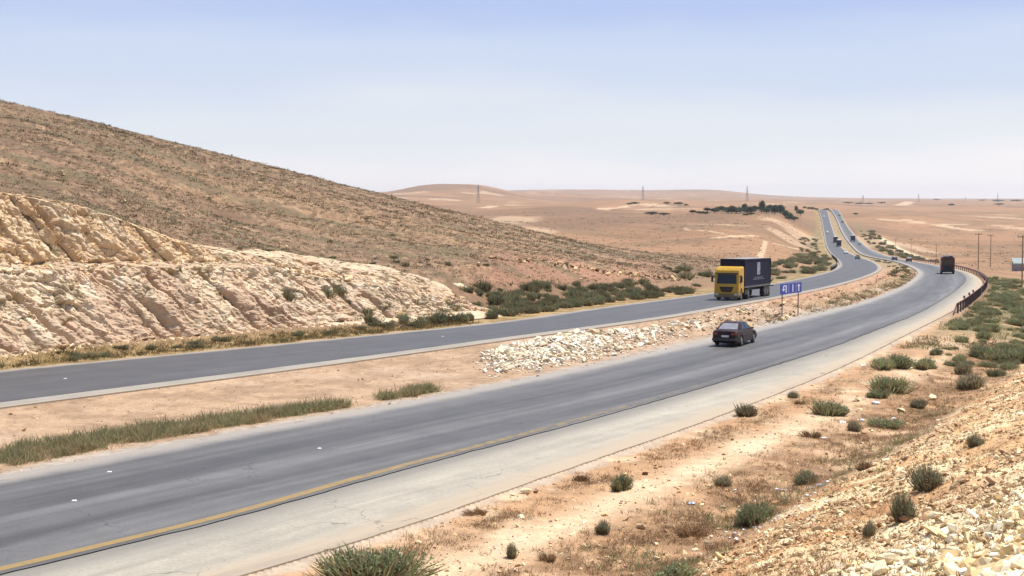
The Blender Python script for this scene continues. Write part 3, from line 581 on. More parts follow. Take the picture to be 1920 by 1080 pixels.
# ------------------------------------------------------------------ foreground shrubs
for a in [
 (700, 1090, 168, 84, 'b', 'bush', 'wide dark green bush at the shoulder edge, cut by the bottom of the photo'),
 (1158, 919, 48, 44, 'b', 'bush', 'compact round green bush alone beside the light dirt track, nearest the large pale boulder'),
 (1133, 1000, 36, 36, 'g', 'shrub', 'small upright grey green shrub below the dirt track next to a white stick'),
 (1250, 1094, 100, 58, 'b', 'bush', 'broad green bush in the litter filled ditch, cut by the bottom edge of the photo'),
 (1420, 982, 78, 56, 'b', 'bush', 'green bush surrounded by white litter in the middle of the ditch'),
 (1695, 976, 72, 64, 'g', 'shrub', 'dense upright dark shrub at the left foot of the white rubble on the slope'),
 (1738, 918, 82, 50, 'g', 'shrub', 'loose wispy shrub just uphill behind the dense shrub beside the white rubble'),
 (1630, 1007, 32, 38, 'g', 'shrub', 'thin low shrub below and left of the dense shrub beside the white rubble'),
 (1553, 779, 68, 42, 'b', 'bush', 'full round green bush alone on pale sand below the far end of the shoulder'),
 (1403, 781, 50, 30, 'g', 'shrub', 'grey green shrub growing right against the edge of the pale shoulder'),
 (1484, 746, 26, 17, 'g', 'shrub', 'tiny grey green shrub beside the shoulder edge above the round sand bush'),
 (1652, 691, 50, 28, 'b', 'bush', 'low spreading bush nearest the road in the bush cluster beside the shoulder'),
 (1687, 689, 60, 42, 'b', 'bush', 'tallest rounded bush in the bush cluster beside the shoulder'),
 (1731, 692, 46, 36, 'b', 'bush', 'sloping green bush at the right end of the bush cluster beside the shoulder'),
 (1750, 666, 30, 19, 'b', 'bush', 'small green bush standing apart above the right end of the bush cluster'),
 (1668, 735, 64, 42, 'b', 'bush', 'large dark bush directly below the bush cluster beside the shoulder'),
 (1645, 746, 42, 26, 'b', 'bush', 'smaller bush touching the lower left of the large dark bush'),
 (1718, 764, 40, 22, 'g', 'shrub', 'flat dark shrub left of the cream boulder'),
 (1867, 706, 36, 26, 'b', 'bush', 'rounded green bush on the crest of the orange slope near the right edge'),
 (1822, 729, 60, 34, 'g', 'shrub', 'wide green shrub in the ditch right of the brown dry grass patch'),
 (1806, 703, 46, 30, 'g', 'shrub', 'loose upright shrub just behind the wide ditch shrub'),
 (1843, 672, 50, 42, 'b', 'bush', 'steep sided green bush below the guardrail embankment'),
 (1900, 680, 74, 40, 'b', 'bush', 'long dark green bush at the right edge of the photo under the embankment'),
 (1803, 642, 28, 22, 'b', 'bush', 'small green bush below the near end of the guardrail'),
 (1826, 838, 40, 34, 'g', 'shrub', 'lone grey green shrub high on the orange scree slope'),
 (1512, 908, 60, 34, 'g', 'shrub', 'grey green shrub caught with pale plastic in the ditch'),
 (1357, 910, 40, 22, 'g', 'shrub', 'small dark shrub among dry grass left of the ditch litter'),
 (1600, 808, 30, 22, 'g', 'shrub', 'small shrub between two white rubbish pieces in the upper ditch'),
 (1663, 802, 66, 30, 'b', 'bush', 'broad green bush behind the white and blue rubbish in the upper ditch'),
 (1622, 880, 44, 28, 'd', 'dry_shrub', 'brown dry shrub among stones at the foot of the scree slope'),
 (1288, 1003, 60, 34, 'd', 'dry_shrub', 'dark brown dead shrub at the left of the litter in the ditch'),
 (960, 1046, 32, 36, 'g', 'shrub', 'thin wispy grey shrub alone on the lower side of the dirt track'),
 (1498, 758, 24, 15, 'd', 'dry_shrub', 'small brown dry shrub just below the tiny roadside shrub'),
 (1525, 820, 40, 22, 'd', 'dry_shrub', 'reddish brown dry shrub at the start of the dirt track'),
 (1030, 1052, 34, 30, 'd', 'dry_shrub', 'brown dry shrub right of the thin wispy grey shrub'),
 (895, 965, 46, 22, 'd', 'dry_shrub', 'brown dry shrub between the shoulder edge and the dirt track'),
 (1085, 900, 40, 18, 'd', 'dry_shrub', 'low brown dry shrub left of the compact round green bush'),
]: bush_px(*a)

# ------------------------------------------------------------------ verge shrubs: groups that nothing tells apart
def scatter_group(n, yr, offr, side, sz, group, label, name, meshes, seed, wmul=1.0, power=1., hz=(.85, 1.3)):
    g = np.random.default_rng(seed); Y = yr[0]*(yr[1]/yr[0])**g.uniform(0, 1, n); of = offr[0]+(offr[1]-offr[0])*g.uniform(0, 1, n)**power
    if side == 'L': X = XE(eLL, Y)-of/np.cos(np.interp(Y, Yd, hdL))
    elif side == 'R': X = XE(eRR, Y)+of/ch(Y)
    else: X = XE(eRL, Y)-of/ch(Y)
    Z = ground(X, Y); r = sz[0]*(sz[1]/sz[0])**g.uniform(0, 1, n)
    for i in range(n): plant(meshes[i % len(meshes)], name, label, 'shrub', (X[i], Y[i], Z[i]-.04), r[i]*wmul, r[i]*g.uniform(*hz), group)
scatter_group(290, (105, 176), (2.6, 9.5), 'L', (.42, .95), 'dark shrubs massed along the far carriageway', 'dark green shrub in the dense band behind the far carriageway, left of the truck', 'verge_shrub', DARK, 1, 1.15, 1., (1.0, 1.6))
scatter_group(22, (112, 150), (10.5, 20), 'L', (.25, .6), 'scattered shrubs on the red bank', 'single small shrub on the reddish bank above the dense roadside band', 'bank_shrub', DARK, 2, 1.1)
scatter_group(30, (78, 108), (1.9, 4.2), 'L', (.25, .55), 'low shrubs at the foot of the rock cutting', 'low shrub in the yellow grass strip at the foot of the rock cutting', 'verge_shrub', DARK, 3, 1.3)
scatter_group(150, (190, 900), (3, 14), 'L', (.7, 1.8), 'bushes on the left bank of the distant bend', 'bush on the bank left of the distant road beyond the truck', 'bank_shrub', DARK, 4, 1.3, 1.4)
scatter_group(210, (106, 250), (1.2, 9), 'R', (.25, .75), 'green bushes on the embankment behind the guardrail', 'green bush on the embankment slope behind the guardrail', 'embankment_shrub', BUSH, 5, 1.2, 1., (1.0, 1.7))
scatter_group(60, (80, 116), (3.5, 11), 'R', (.22, .6), 'bushes below the near end of the guardrail', 'green bush on the sandy slope below the near end of the guardrail', 'embankment_shrub', BUSH, 8, 1.2, 1., (1.0, 1.5))
scatter_group(90, (540, 1050), (3, 15), 'R', (.8, 2.0), 'bushes on the right bank of the distant straight', 'bush on the bank right of the distant straight road', 'bank_shrub', DARK, 6, 1.3)
scatter_group(40, (230, 520), (1.0, 5), 'M', (.4, .9), 'bushes in the median on the bend', 'low bush in the median strip on the bend', 'median_shrub', DARK, 7, 1.2)
# ------------------------------------------------------------------ uncounted ground cover
def tufts(name, X, Y, Z, h, nb, cols, spread, wid, seed, kind='stuff', lean=.5):
    g = np.random.default_rng(seed); n = len(X); base = np.repeat(np.c_[X, Y, Z], nb, 0); hh = np.repeat(h, nb); N = len(base)
    d = rand_dir(N, .6, g); d[:, :2] *= lean*2; tip = base+d*hh[:, None]*g.uniform(.5, 1.1, (N, 1)); base = base+np.c_[g.normal(0, 1, (N, 2))*hh[:, None]*spread, np.full(N, -.03)]
    tip[:, :2] += (base-np.repeat(np.c_[X, Y, Z], nb, 0))[:, :2]
    tc = np.repeat(pal(cols, n, g), nb, 0)*(1+g.uniform(-.2, .2, (N, 1)))
    V, q, t, Cc = blade_arrays(base, tip, hh*wid*g.uniform(.6, 1.4, N), g.normal(0, .08, (N, 3))*hh[:, None], tc*.9, tc, g)
    return setp(link(name, npmesh(name, V, [q, t], False, cols=Cc), mat=LEAF), kind=kind)
# green grass band in the median
g = np.random.default_rng(11); n = 2700
Y = np.interp(g.uniform(0, 1, n), [0, .22, .28, .33, 1.0], [44.5, 49.0, 49.7, 50.6, 72]); of = 1.55+np.interp(Y, [45, 56, 64, 70], [3.0, 3.4, 2.0, .7])*g.uniform(0, 1, n)**1.2
X = XE(eRL, Y)-of/ch(Y); kk = fbm(X/1.1, Y/1.1, 71, 3); s_ = kk > np.interp(Y, [45, 52, 57, 62.5, 63.5, 66, 72], [.43, .36, .33, .30, .38, .50, .58])
X, Y, kk = X[s_], Y[s_], kk[s_]
tufts('grass', X, Y, ground(X, Y), np.clip((.26+.85*np.clip(kk-.32, 0, .35))*np.exp(g.normal(-.1, .35, len(X))), .12, .62), 30, [lin(200, 190, 138), lin(180, 178, 126), lin(212, 194, 146), lin(168, 168, 122), lin(222, 190, 146)], .32, .022, 12, lean=.45)
# dry grass: ditch, track sides, verge of the cutting
g = np.random.default_rng(13)
D_ = np.exp(g.uniform(math.log(16), math.log(100), 110000)); P_ = g.uniform(460, 2000, 110000); X = D_*(P_-960)/F; Y = D_; o_ = offs(X, Y)[3]
w_ = np.exp(-((o_-6.6)/1.7)**2)+.9*np.exp(-((o_-1.5)/.6)**2)+.10*(o_ > 9.5)*(o_ < 20); keep = (o_ > .5)*w_*sst(.34, .6, fbm(X/1.1, Y/1.1, 2, 4)) > g.uniform(.0, 1., 110000)
X, Y = X[keep], Y[keep]
tufts('dry_grass', X, Y, ground(X, Y), g.uniform(.05, .22, len(X)), 13, G_DRY+[lin(206, 170, 124), lin(186, 142, 104)], .5, .03, 14, lean=.6)
Y = g.uniform(70, 112, 1500); of = g.uniform(1.2, 4.4, 1500); X = XE(eLL, Y)-of/np.cos(np.interp(Y, Yd, hdL))
tufts('dry_grass', X, Y, ground(X, Y), g.uniform(.15, .4, 1500), 10, [lin(184, 150, 96), lin(160, 136, 88), lin(140, 126, 84), lin(120, 114, 80)], .6, .05, 15, lean=.6)
# hillside scrub
g = np.random.default_rng(17); n = 60000
D_ = np.exp(g.uniform(math.log(96), math.log(330), n)); P_ = g.uniform(-120, 1420, n); X = D_*(P_-960)/F; Y = D_; w_, _, _, _ = offs(X, Y); s1, w1 = cutsw(X, Y)
ok = (w_ > 9) & (Hbase(X, Y) < zcut(s1, w1)-.3) | ((w_ > 9) & (s1 > 53)); ok &= fbm(X/14, Y/7, 73, 4) > g.uniform(.25, .62, n)
X, Y = X[ok], Y[ok]; n = len(X)
tufts('hillside_scrub', X, Y, ground(X, Y), np.exp(g.normal(-2.0, .4, n))*np.clip(Y/170, .8, 1.25), 8, [lin(158, 136, 106), lin(142, 124, 98), lin(148, 140, 106), lin(168, 140, 108), lin(136, 132, 100)], .8, .14, 18, lean=.7)
# thin scrub on the far plain and on the cutting
g = np.random.default_rng(19); n = 5000
D_ = np.exp(g.uniform(math.log(300), math.log(1300), n)); P_ = g.uniform(850, 1990, n); X = D_*(P_-960)/F; Y = D_; w_, lo_, ri_, o_ = offs(X, Y)
ok = ((w_ > 16) | (o_ > 22)) & (fbm(X/60, Y/60, 75, 4) > g.uniform(.36, .7, n)); X, Y = X[ok], Y[ok]
tufts('plain_scrub', X, Y, ground(X, Y), g.uniform(.2, .5, len(X))*np.clip(Y/500, .8, 1.6), 7, [lin(150, 128, 96), lin(134, 122, 90), lin(164, 132, 100)], .9, .16, 20, lean=.8)

# ------------------------------------------------------------------ stones
def hull(seed, sx, sy, sz, n=15):
    g = np.random.default_rng(seed); p = g.normal(size=(n, 3)); p /= np.linalg.norm(p, axis=1)[:, None]; p *= g.uniform(.8, 1.1, (n, 1))*[sx, sy, sz]
    bm = bmesh.new(); [bm.verts.new(q) for q in p]; r = bmesh.ops.convex_hull(bm, input=bm.verts[:])
    for v in [v for v in bm.verts if not v.link_faces]: bm.verts.remove(v)
    bm.verts.index_update(); V = np.array([v.co[:] for v in bm.verts]); Fc = np.array([[v.index for v in f.verts] for f in bm.faces]); bm.free(); return V, Fc
HUL = [hull(200+i, 1, random.uniform(.55, .9), random.uniform(.3, .6)) for i in range(10)]
M_STONE = colmat('loose_limestone', ((4., .15), (18., .15)), bump=.3, bdist=.02)
M_ROCK = mat('pale_limestone', lin(252, 230, 186, .8), .9, .16, 3.5, bump=.5, spec=.2)
M_ROCKT = mat('tan_limestone', lin(232, 194, 150, .65), .9, .2, 3.0, bump=.5, spec=.2)
def stones(name, X, Y, Z, size, cols, seed, sink=.3):
    g = np.random.default_rng(seed); Vs = []; Fs = []; Cs = []; off = 0; kx = g.integers(0, len(HUL), len(X))
    for k, (V, Fc) in enumerate(HUL):
        i = np.where(kx == k)[0]; n = len(i)
        if not n: continue
        a = g.uniform(0, 6.28, n); t = g.normal(0, .35, (n, 2)); ca, sa = np.cos(a)[:, None], np.sin(a)[:, None]
        P = np.repeat(V[None], n, 0)*size[i][:, None, None]*g.uniform(.8, 1.2, (n, 1, 3))
        x = P[..., 0]*ca-P[..., 1]*sa; y = P[..., 0]*sa+P[..., 1]*ca; z = P[..., 2]+x*t[:, :1]+y*t[:, 1:]
        W_ = np.stack([x+X[i][:, None], y+Y[i][:, None], z+(Z[i]+size[i]*sink*.5)[:, None]], -1)
        Vs.append(W_.reshape(-1, 3)); Fs.append((Fc[None]+off+np.arange(n)[:, None, None]*len(V)).reshape(-1, 3)); off += n*len(V)
        Cs.append(np.repeat(pal(cols, n, g, .12), len(V), 0))
    return setp(link(name, npmesh(name, np.concatenate(Vs), np.concatenate(Fs), False, cols=np.clip(np.concatenate(Cs), 0, .9)), mat=M_STONE), kind='stuff')
S_PALE = [lin(253, 232, 188, .8), lin(248, 218, 166, .76), lin(238, 202, 148, .72), lin(254, 240, 208, .82)]
S_MIX = S_PALE[1:3]+[lin(220, 176, 130), lin(204, 160, 120), lin(238, 206, 160)]
g = np.random.default_rng(23); n = 150000
D_ = np.exp(g.uniform(math.log(9), math.log(80), n)); P_ = g.uniform(600, 2020, n); X = D_*(P_-960)/F; Y = D_; o_ = offs(X, Y)[3]
dens = sst(8.2, 10.5, o_)*(.45+.55*sst(.4, .6, fbm(X/2.2, Y/2.2, 77, 3)))+.16*(o_ > .4); ok = dens > g.uniform(0, 1, n); X, Y, o_ = X[ok], Y[ok], o_[ok]
sz = .0125*np.exp(g.normal(0, .6, len(X)))*np.clip(Y/16, .8, 2.4); stones('gravel', X, Y, ground(X, Y), np.clip(sz, .008, .16), S_MIX+S_PALE[:1], 24)
def rubble_density(X, Y): return sst(15.4, 18.0, offs(X, Y)[3]+(fbm(X/1.5, Y/1.5, 79, 3)-.5)*3)
n = 26000; D_ = np.exp(g.uniform(math.log(8.5), math.log(30), n)); P_ = g.uniform(1150, 2040, n); X = D_*(P_-960)/F; Y = D_; ok = rubble_density(X, Y) > g.uniform(.1, 1, n); X, Y = X[ok], Y[ok]
stones('rubble', X, Y, ground(X, Y), np.clip(.045*np.exp(g.normal(0, .65, len(X))), .014, .18), S_PALE, 25)
ROCKS = []
for i in range(8):
    V, Fc = hull(300+i, 1, random.uniform(.6, .85), random.uniform(.38, .6), 18); me = npmesh('rock', V, Fc)
    bm = bmesh.new(); bm.from_mesh(me); bmesh.ops.bevel(bm, geom=bm.edges[:], offset=.05, segments=1, affect='EDGES'); bm.to_mesh(me); bm.free(); me.materials.append(M_ROCK); ROCKS.append(me)
ROCKT = []
for m_ in ROCKS: q = m_.copy(); q.materials.clear(); q.materials.append(M_ROCKT); ROCKT.append(q)
def rock(p, s, label=None, group=None, name='rock', meshes=None, sc=(1, 1, 1), sink=.1, rz=None):
    meshes = meshes or ROCKS; o = link(name, random.choice(meshes)); o.location = (p[0], p[1], p[2]+s*sc[2]*.45-s*sink)
    o.scale = (s*sc[0], s*sc[1], s*sc[2]); o.rotation_euler = (random.uniform(-.3, .3), random.uniform(-.3, .3), random.uniform(0, 6.28) if rz is None else rz)
    return setp(o, label=label, category='rock', group=group)
n = 0
while n < 230:
    d = math.exp(random.uniform(math.log(11.5), math.log(27))); p = random.uniform(1330, 2000); x = d*(p-960)/F
    if float(rubble_density(np.array([x]), np.array([d]))[0]) < random.uniform(.3, 1): continue
    rock((x, d, gz(x, d)), random.choice([.07, .09, .12, .15, .19, .25]), 'angular pale rock lying in the white rubble on the near slope', 'white rocks of the rubble on the near slope', sc=(1, random.uniform(.6, 1), random.uniform(.45, .8)), sink=.22); n += 1
for px, py, w, lab, ms, hh in [
 (986, 926, 27, 'large pale boulder beside the pale shoulder edge, shadowed underneath', ROCKS, 1), (961, 930, 13, 'small flat white rock just left of the large pale boulder by the shoulder', ROCKS, .7),
 (1748, 750, 24, 'cream boulder at the foot of the orange slope beside the flat dark shrub', ROCKS, 1.1), (1201, 992, 24, 'rounded tan rock in the ditch left of the dead brown shrub', ROCKT, .9),
 (1752, 972, 38, 'biggest upright white slab at the left corner of the rubble, beside the dense shrub', ROCKS, .9), (1690, 772, 36, 'long pale flat stone just below the flat dark shrub', ROCKS, .4),
 (1898, 499, 17, 'white boulder on the hillside above the red bank', ROCKS, 1.1), (1892, 752, 24, 'long white stone lying on the upper orange slope near the right edge', ROCKS, .5),
 (1340, 594, 9, 'small bright white rock on top of the median berm left of the car', ROCKS, .9), (1862, 908, 44, 'reddish brown rock at the top of the rubble near the right edge', ROCKT, .8)]:
    if py == 499: px = 898
    p = hit(px, py); rock(p, w*p[1]/F/2, lab, None, 'boulder', ms, (1, .85, hh), .05)
# rubble heap in the median
g = np.random.default_rng(29); n = 9000
Y = np.r_[87+g.normal(0, 5.5, n), 84+36*g.uniform(0, 1, 2200)**1.5]; md = np.r_[.56+g.normal(0, .15, n), .66+g.normal(0, .11, 2200)]; Y = np.clip(Y, 74, 128)
def med_xy(Y, md): return XE(eLR, Y)*(1-md)+XE(eRL, Y)*md
X = med_xy(Y, md); ok = (md > .2) & (md < .9) & (X > -.014*Y+g.normal(0, .5, len(X))); X, Y = X[ok], Y[ok]
HEAP = [lin(253, 241, 216, .78), lin(248, 230, 198, .75), lin(238, 212, 176, .68), lin(254, 245, 224, .8)]
stones('rubble', X, Y, ground(X, Y)+.02, np.clip(.062*np.exp(g.normal(0, .62, len(X))), .02, .3), HEAP, 30, .4)
for i in range(190):
    y = 81+abs(random.gauss(0, 11)); m_ = min(max(random.gauss(.58, .13), .28), .86); x = float(med_xy(np.array([y]), np.array([m_]))[0])
    if x < -.008*y: continue
    rock((x, y, gz(x, y)), random.choice([.09, .11, .14, .18, .26, .36]), 'angular pale rock in the rubble heap on the median', 'pale rocks of the rubble heap on the median', sc=(1, random.uniform(.6, 1), random.uniform(.6, 1)), meshes=ROCKS+ROCKT[:3])
# row of stones along the hill foot, stones on the cutting benches
g = np.random.default_rng(31); n = 130; Y = g.uniform(150, 200, n); of = np.interp(Y, [150, 200], [16, 9])+g.normal(0, .8, n); X = XE(eLL, Y)-of/np.cos(np.interp(Y, Yd, hdL))
stones('rubble', X, Y, ground(X, Y)+.05, np.clip(.22*np.exp(g.normal(0, .4, n)), .1, .5), S_MIX, 32, .5)
n = 1500; s1 = g.uniform(-50, 48, n); hlx = Hlow(s1); w1 = np.where(g.uniform(size=n) < .55, W0+hlx*1.02+g.uniform(-.6, 3., n), W0-g.uniform(-.3, 1.2, n)); X = A0[0]+s1*TS[0]+w1*TN[0]; Y = A0[1]+s1*TS[1]+w1*TN[1]
stones('rubble', X, Y, np.minimum(zcut(s1, w1), Hbase(X, Y))+.08, np.clip(.11*np.exp(g.normal(0, .5, n)), .04, .4), S_PALE+S_MIX, 33, .5)
n = 1400; Y = np.exp(g.uniform(math.log(42), math.log(110), n)); md = g.uniform(0, 1, n); X = med_xy(Y, md); stones('gravel', X, Y, ground(X, Y), np.clip(.035*np.exp(g.normal(0, .5, n)), .015, .12), S_MIX, 34)

# small plants and stones on the earth bank of the median, low green growth in the ditch
g = np.random.default_rng(37); n = 1700; Y = np.exp(g.uniform(math.log(100), math.log(330), n)); md = np.clip(g.normal(.62, .2, n), .12, .93); X = med_xy(Y, md)
stones('gravel', X, Y, ground(X, Y), np.clip(.10*np.exp(g.normal(0, .5, n)), .04, .35), S_MIX+[lin(226, 176, 140)], 38, .5)
n = 900; Y = np.exp(g.uniform(math.log(105), math.log(330), n)); md = np.clip(.86+g.normal(0, .08, n), .3, .95); X = med_xy(Y, md); ok = fbm(X/3, Y/6, 93, 3) > g.uniform(.3, .6, n); X, Y = X[ok], Y[ok]
tufts('grass', X, Y, ground(X, Y), g.uniform(.2, .5, len(X)), 12, [lin(176, 160, 112), lin(156, 148, 106), lin(192, 162, 118)], .7, .05, 39, lean=.6)
n = 9000; D_ = np.exp(g.uniform(math.log(22), math.log(84), n)); P_ = g.uniform(1050, 1990, n); X = D_*(P_-960)/F; Y = D_; o_ = offs(X, Y)[3]
ok = np.exp(-((o_-7.4)/1.5)**2)*sst(.50, .66, fbm(X/1.7, Y/1.7, 94, 3)) > g.uniform(0, .8, n); X, Y = X[ok], Y[ok]
tufts('grass', X, Y, ground(X, Y), g.uniform(.10, .30, len(X)), 16, [lin(176, 176, 124), lin(156, 164, 112), lin(196, 180, 132)], .5, .035, 40, lean=.6)
# green ground cover between the embankment bushes
n = 5200; Y = np.exp(g.uniform(math.log(90), math.log(260), n)); of = g.uniform(1.2, 10, n); X = XE(eRR, Y)+of/ch(Y); ok = fbm(X/3.2, Y/5, 95, 3) > g.uniform(.34, .62, n); X, Y = X[ok], Y[ok]
tufts('grass', X, Y, ground(X, Y), g.uniform(.15, .42, len(X)), 11, [lin(166, 164, 112), lin(150, 156, 106), lin(190, 172, 124)], .7, .05, 41, lean=.6)

g = np.random.default_rng(43); n = 700; D_ = np.exp(g.uniform(math.log(100), math.log(300), n)); P_ = g.uniform(-80, 1250, n); X = D_*(P_-960)/F; Y = D_; w_ = offs(X, Y)[0]; s1, w1 = cutsw(X, Y)
ok = (w_ > 10) & ((Hbase(X, Y) < zcut(s1, w1)-.5) | (s1 > 53)) & (fbm(X/9, Y/9, 96, 3) > .48); X, Y = X[ok], Y[ok]
stones('rubble', X, Y, ground(X, Y), np.clip(.12*np.exp(g.normal(0, .5, len(X))), .05, .5), S_MIX+[lin(176, 146, 116)], 44, .2)
# ------------------------------------------------------------------ placing on the road
def on_road(px, py, side, turn=0.):
    X, Y = unroad(px, py); e = {'R': (eRL, eRR), 'L': (eLL, eLR)}[side]; d = 1.0
    c = lambda y: (XE(e[0], y)+XE(e[1], y))/2
    t = math.atan2(2*d, float(c(Y+d)-c(Y-d))); sl = math.atan2(float(Zroad(Y+d)-Zroad(Y-d)), math.hypot(2*d, float(c(Y+d)-c(Y-d))))
    return (float(X), float(Y), float(Zroad(Y))+.004), (t+math.pi if side == 'L' else t)+turn, (sl if side == 'L' else -sl)
def put(o, px, py, side, turn=0.):
    p, rz, sl = on_road(px, py, side, turn); o.location = p; o.rotation_euler = (0, sl, rz); return o
BLK = mat('black_rubber', (.018, .018, .018), .85, .2, 6, dust=(.16, .13, .10), dustamt=.35)
RIM = mat('grey_wheel', (.16, .16, .16), .5, .2, 8, metal=.4)
GLS = mat('dark_glass', (.016, .018, .02), .08, spec=.5)
GLR = mat('painted_sky_glass', (.24, .23, .25), .18, .15, 3, spec=.8)  # rear pane: sky reflection painted in as a pale grey-lavender base colour
DKP = mat('black_plastic', (.03, .03, .03), .6, .2, 5, dust=(.18, .15, .12), dustamt=.3)
REDL = mat('red_lens', (.22, .02, .02), .25); WHL = mat('clear_lens', (.6, .6, .58), .15)
PLT = mat('white_plate', (.62, .62, .58), .5)
def paint(name, rgb, dust=.25): return mat('paint_'+name, rgb, .38, .08, 2.5, coat=.06, spec=.22, dust=(.24, .19, .15), dustamt=dust)
def quad(name, m, parent, c, off=.004, th=.012):
    """thin pane on four corners"""
    c = [np.array(q, float) for q in c]; n = np.cross(c[1]-c[0], c[3]-c[0]); n /= np.linalg.norm(n)
    return MB().prism([q+n*off for q in c], n, th).build(name, m, parent)
def patch(c, u0, u1, v0, v1):
    c = [np.array(q, float) for q in c]; f = lambda u, v: (c[0]*(1-u)+c[1]*u)*(1-v)+(c[3]*(1-u)+c[2]*u)*v
    return [f(u0, v0), f(u1, v0), f(u1, v1), f(u0, v1)]
def wheel(parent, x, y, r, w, rim=.6):
    s = 1 if y > 0 else -1; k = 20; rings = []
    for yy, rr in ((-w/2, r*.86), (-w/2+.02, r*.97), (-w*.2, r), (w*.2, r), (w/2-.02, r*.97), (w/2, r*.86)):
        rings.append([(x+rr*math.cos(2*math.pi*i/k), y+yy, r+rr*math.sin(2*math.pi*i/k)) for i in range(k)])
    t = MB().loft(rings).build('wheel', BLK, parent, False)
    b = MB(); q = []
    for yy, rr in ((.0, r*rim), (.015, r*rim*.96), (-.03, r*rim*.6), (-.02, r*.18), (.02, r*.12)):
        q.append([(x+rr*math.cos(2*math.pi*i/k), y+s*(w/2+.004+yy), r+rr*math.sin(2*math.pi*i/k)) for i in range(k)])
    b.loft(q).build('rim', RIM, t); return t
def car(label, body, cat='car', hatch=False, group=None, L=4.35, glass=GLS, rearglass=None):
    o = root('car', label, cat, group=group); hw = .83; wr = .30; xf, xr = 1.32, -1.26; x0, x1 = -L/2, L/2
    xs = np.unique(np.r_[np.linspace(x0, x1, 40), [x0+.02, x0+.06, x0+.12, x1-.02, x1-.06, x1-.14], np.linspace(xf-.4, xf+.4, 13), np.linspace(xr-.4, xr+.4, 13)])
    top = [(x0, .70), (x0+.05, .92), (x0+.16, 1.0 if not hatch else .98), (-1.35, 1.02), (.98, .95), (1.5, .86), (x1-.12, .74), (x1-.03, .62), (x1, .5)]
    rings = []
    for x in xs:
        zt = np.interp(x, *zip(*top)); e = min(x-x0, x1-x); w = hw*(1-.13*math.exp(-e/.16)); zb = .20+.16*math.exp(-e/.12)
        for xw in (xf, xr):
            if abs(x-xw) < .37: zb = max(zb, .30+math.sqrt(max(.37**2-(x-xw)**2, 0))-.02)
        zb = min(zb, zt-.2); h = [(-w*.88, zb), (-w, zb+.06), (-w, (zb+zt)/2+.06), (-w*.965, zt-.07), (-w*.86, zt-.005), (-w*.4, zt+.012)]
        rings.append([(x, y, z) for y, z in h]+[(x, -y, z) for y, z in h[::-1]])
    MB().loft(rings).build('body', body, o, False)
    if hatch: B = (-1.95, .98, -1.45, .45)
    else: B = (-1.52, 1.0, -.82, .30)
    a, b, c, d = B; zb, zt = .94, 1.40; yb, yt = .77, .575
    lo = [(a, -yb, zb+.05), (b, -yb, zb), (b, yb, zb), (a, yb, zb+.05)]; hi = [(c, -yt, zt), (d, -yt, zt), (d, yt, zt), (c, yt, zt)]
    cr = [(c+.12, -yt*.8, zt+.035), (d-.1, -yt*.8, zt+.03), (d-.1, yt*.8, zt+.03), (c+.12, yt*.8, zt+.035)]
    MB().loft([lo, hi, cr]).build('cabin', body, o)
    quad('rear_window', rearglass or glass, o, patch([lo[3], lo[0], hi[0], hi[3]], .09, .91, .10, .90)); quad('windscreen', glass, o, patch([lo[1], lo[2], hi[2], hi[1]], .07, .93, .08, .92))
    for s, q in ((1, [lo[0], lo[1], hi[1], hi[0]]), (-1, [lo[2], lo[3], hi[3], hi[2]])):
        u = ((.14, .47), (.53, .86)) if s > 0 else ((.14, .47), (.53, .86))
        for u0, u1 in u: quad('side_window', glass, o, patch(q, u0, u1, .16, .88))
    for x in (xf, xr):
        for y in (-.745, .745): wheel(o, x, y, wr, .185)
    MB().box((x0-.01, 0, .46), (.12, 1.56, .16), .03).build('rear_bumper', DKP, o); MB().box((x1-.01, 0, .43), (.12, 1.54, .16), .03).build('front_bumper', DKP, o)
    MB().box((x0-.005, -.05, .66), (.03, .46, .12)).build('number_plate', PLT, o)
    for y in (-.6, .6):
        MB().box((x0+.035, y, .80), (.06, .32, .13), .01).build('tail_light', REDL, o); MB().box((x1-.07, y*.95, .64), (.10, .32, .12), .015).build('headlight', WHL, o)
        MB().box((.72, y/abs(y)*.90, 1.0), (.10, .16, .11), .02).build('mirror', DKP, o)
    return o
# ------------------------------------------------------------------ the near car
MAROON = paint('dark_maroon', (.020, .006, .005), .07)
c0 = car('dark maroon saloon car driving away on the near carriageway, alone beside the rubble heap', MAROON, rearglass=GLR)
put(c0, 1378, 645, 'R')
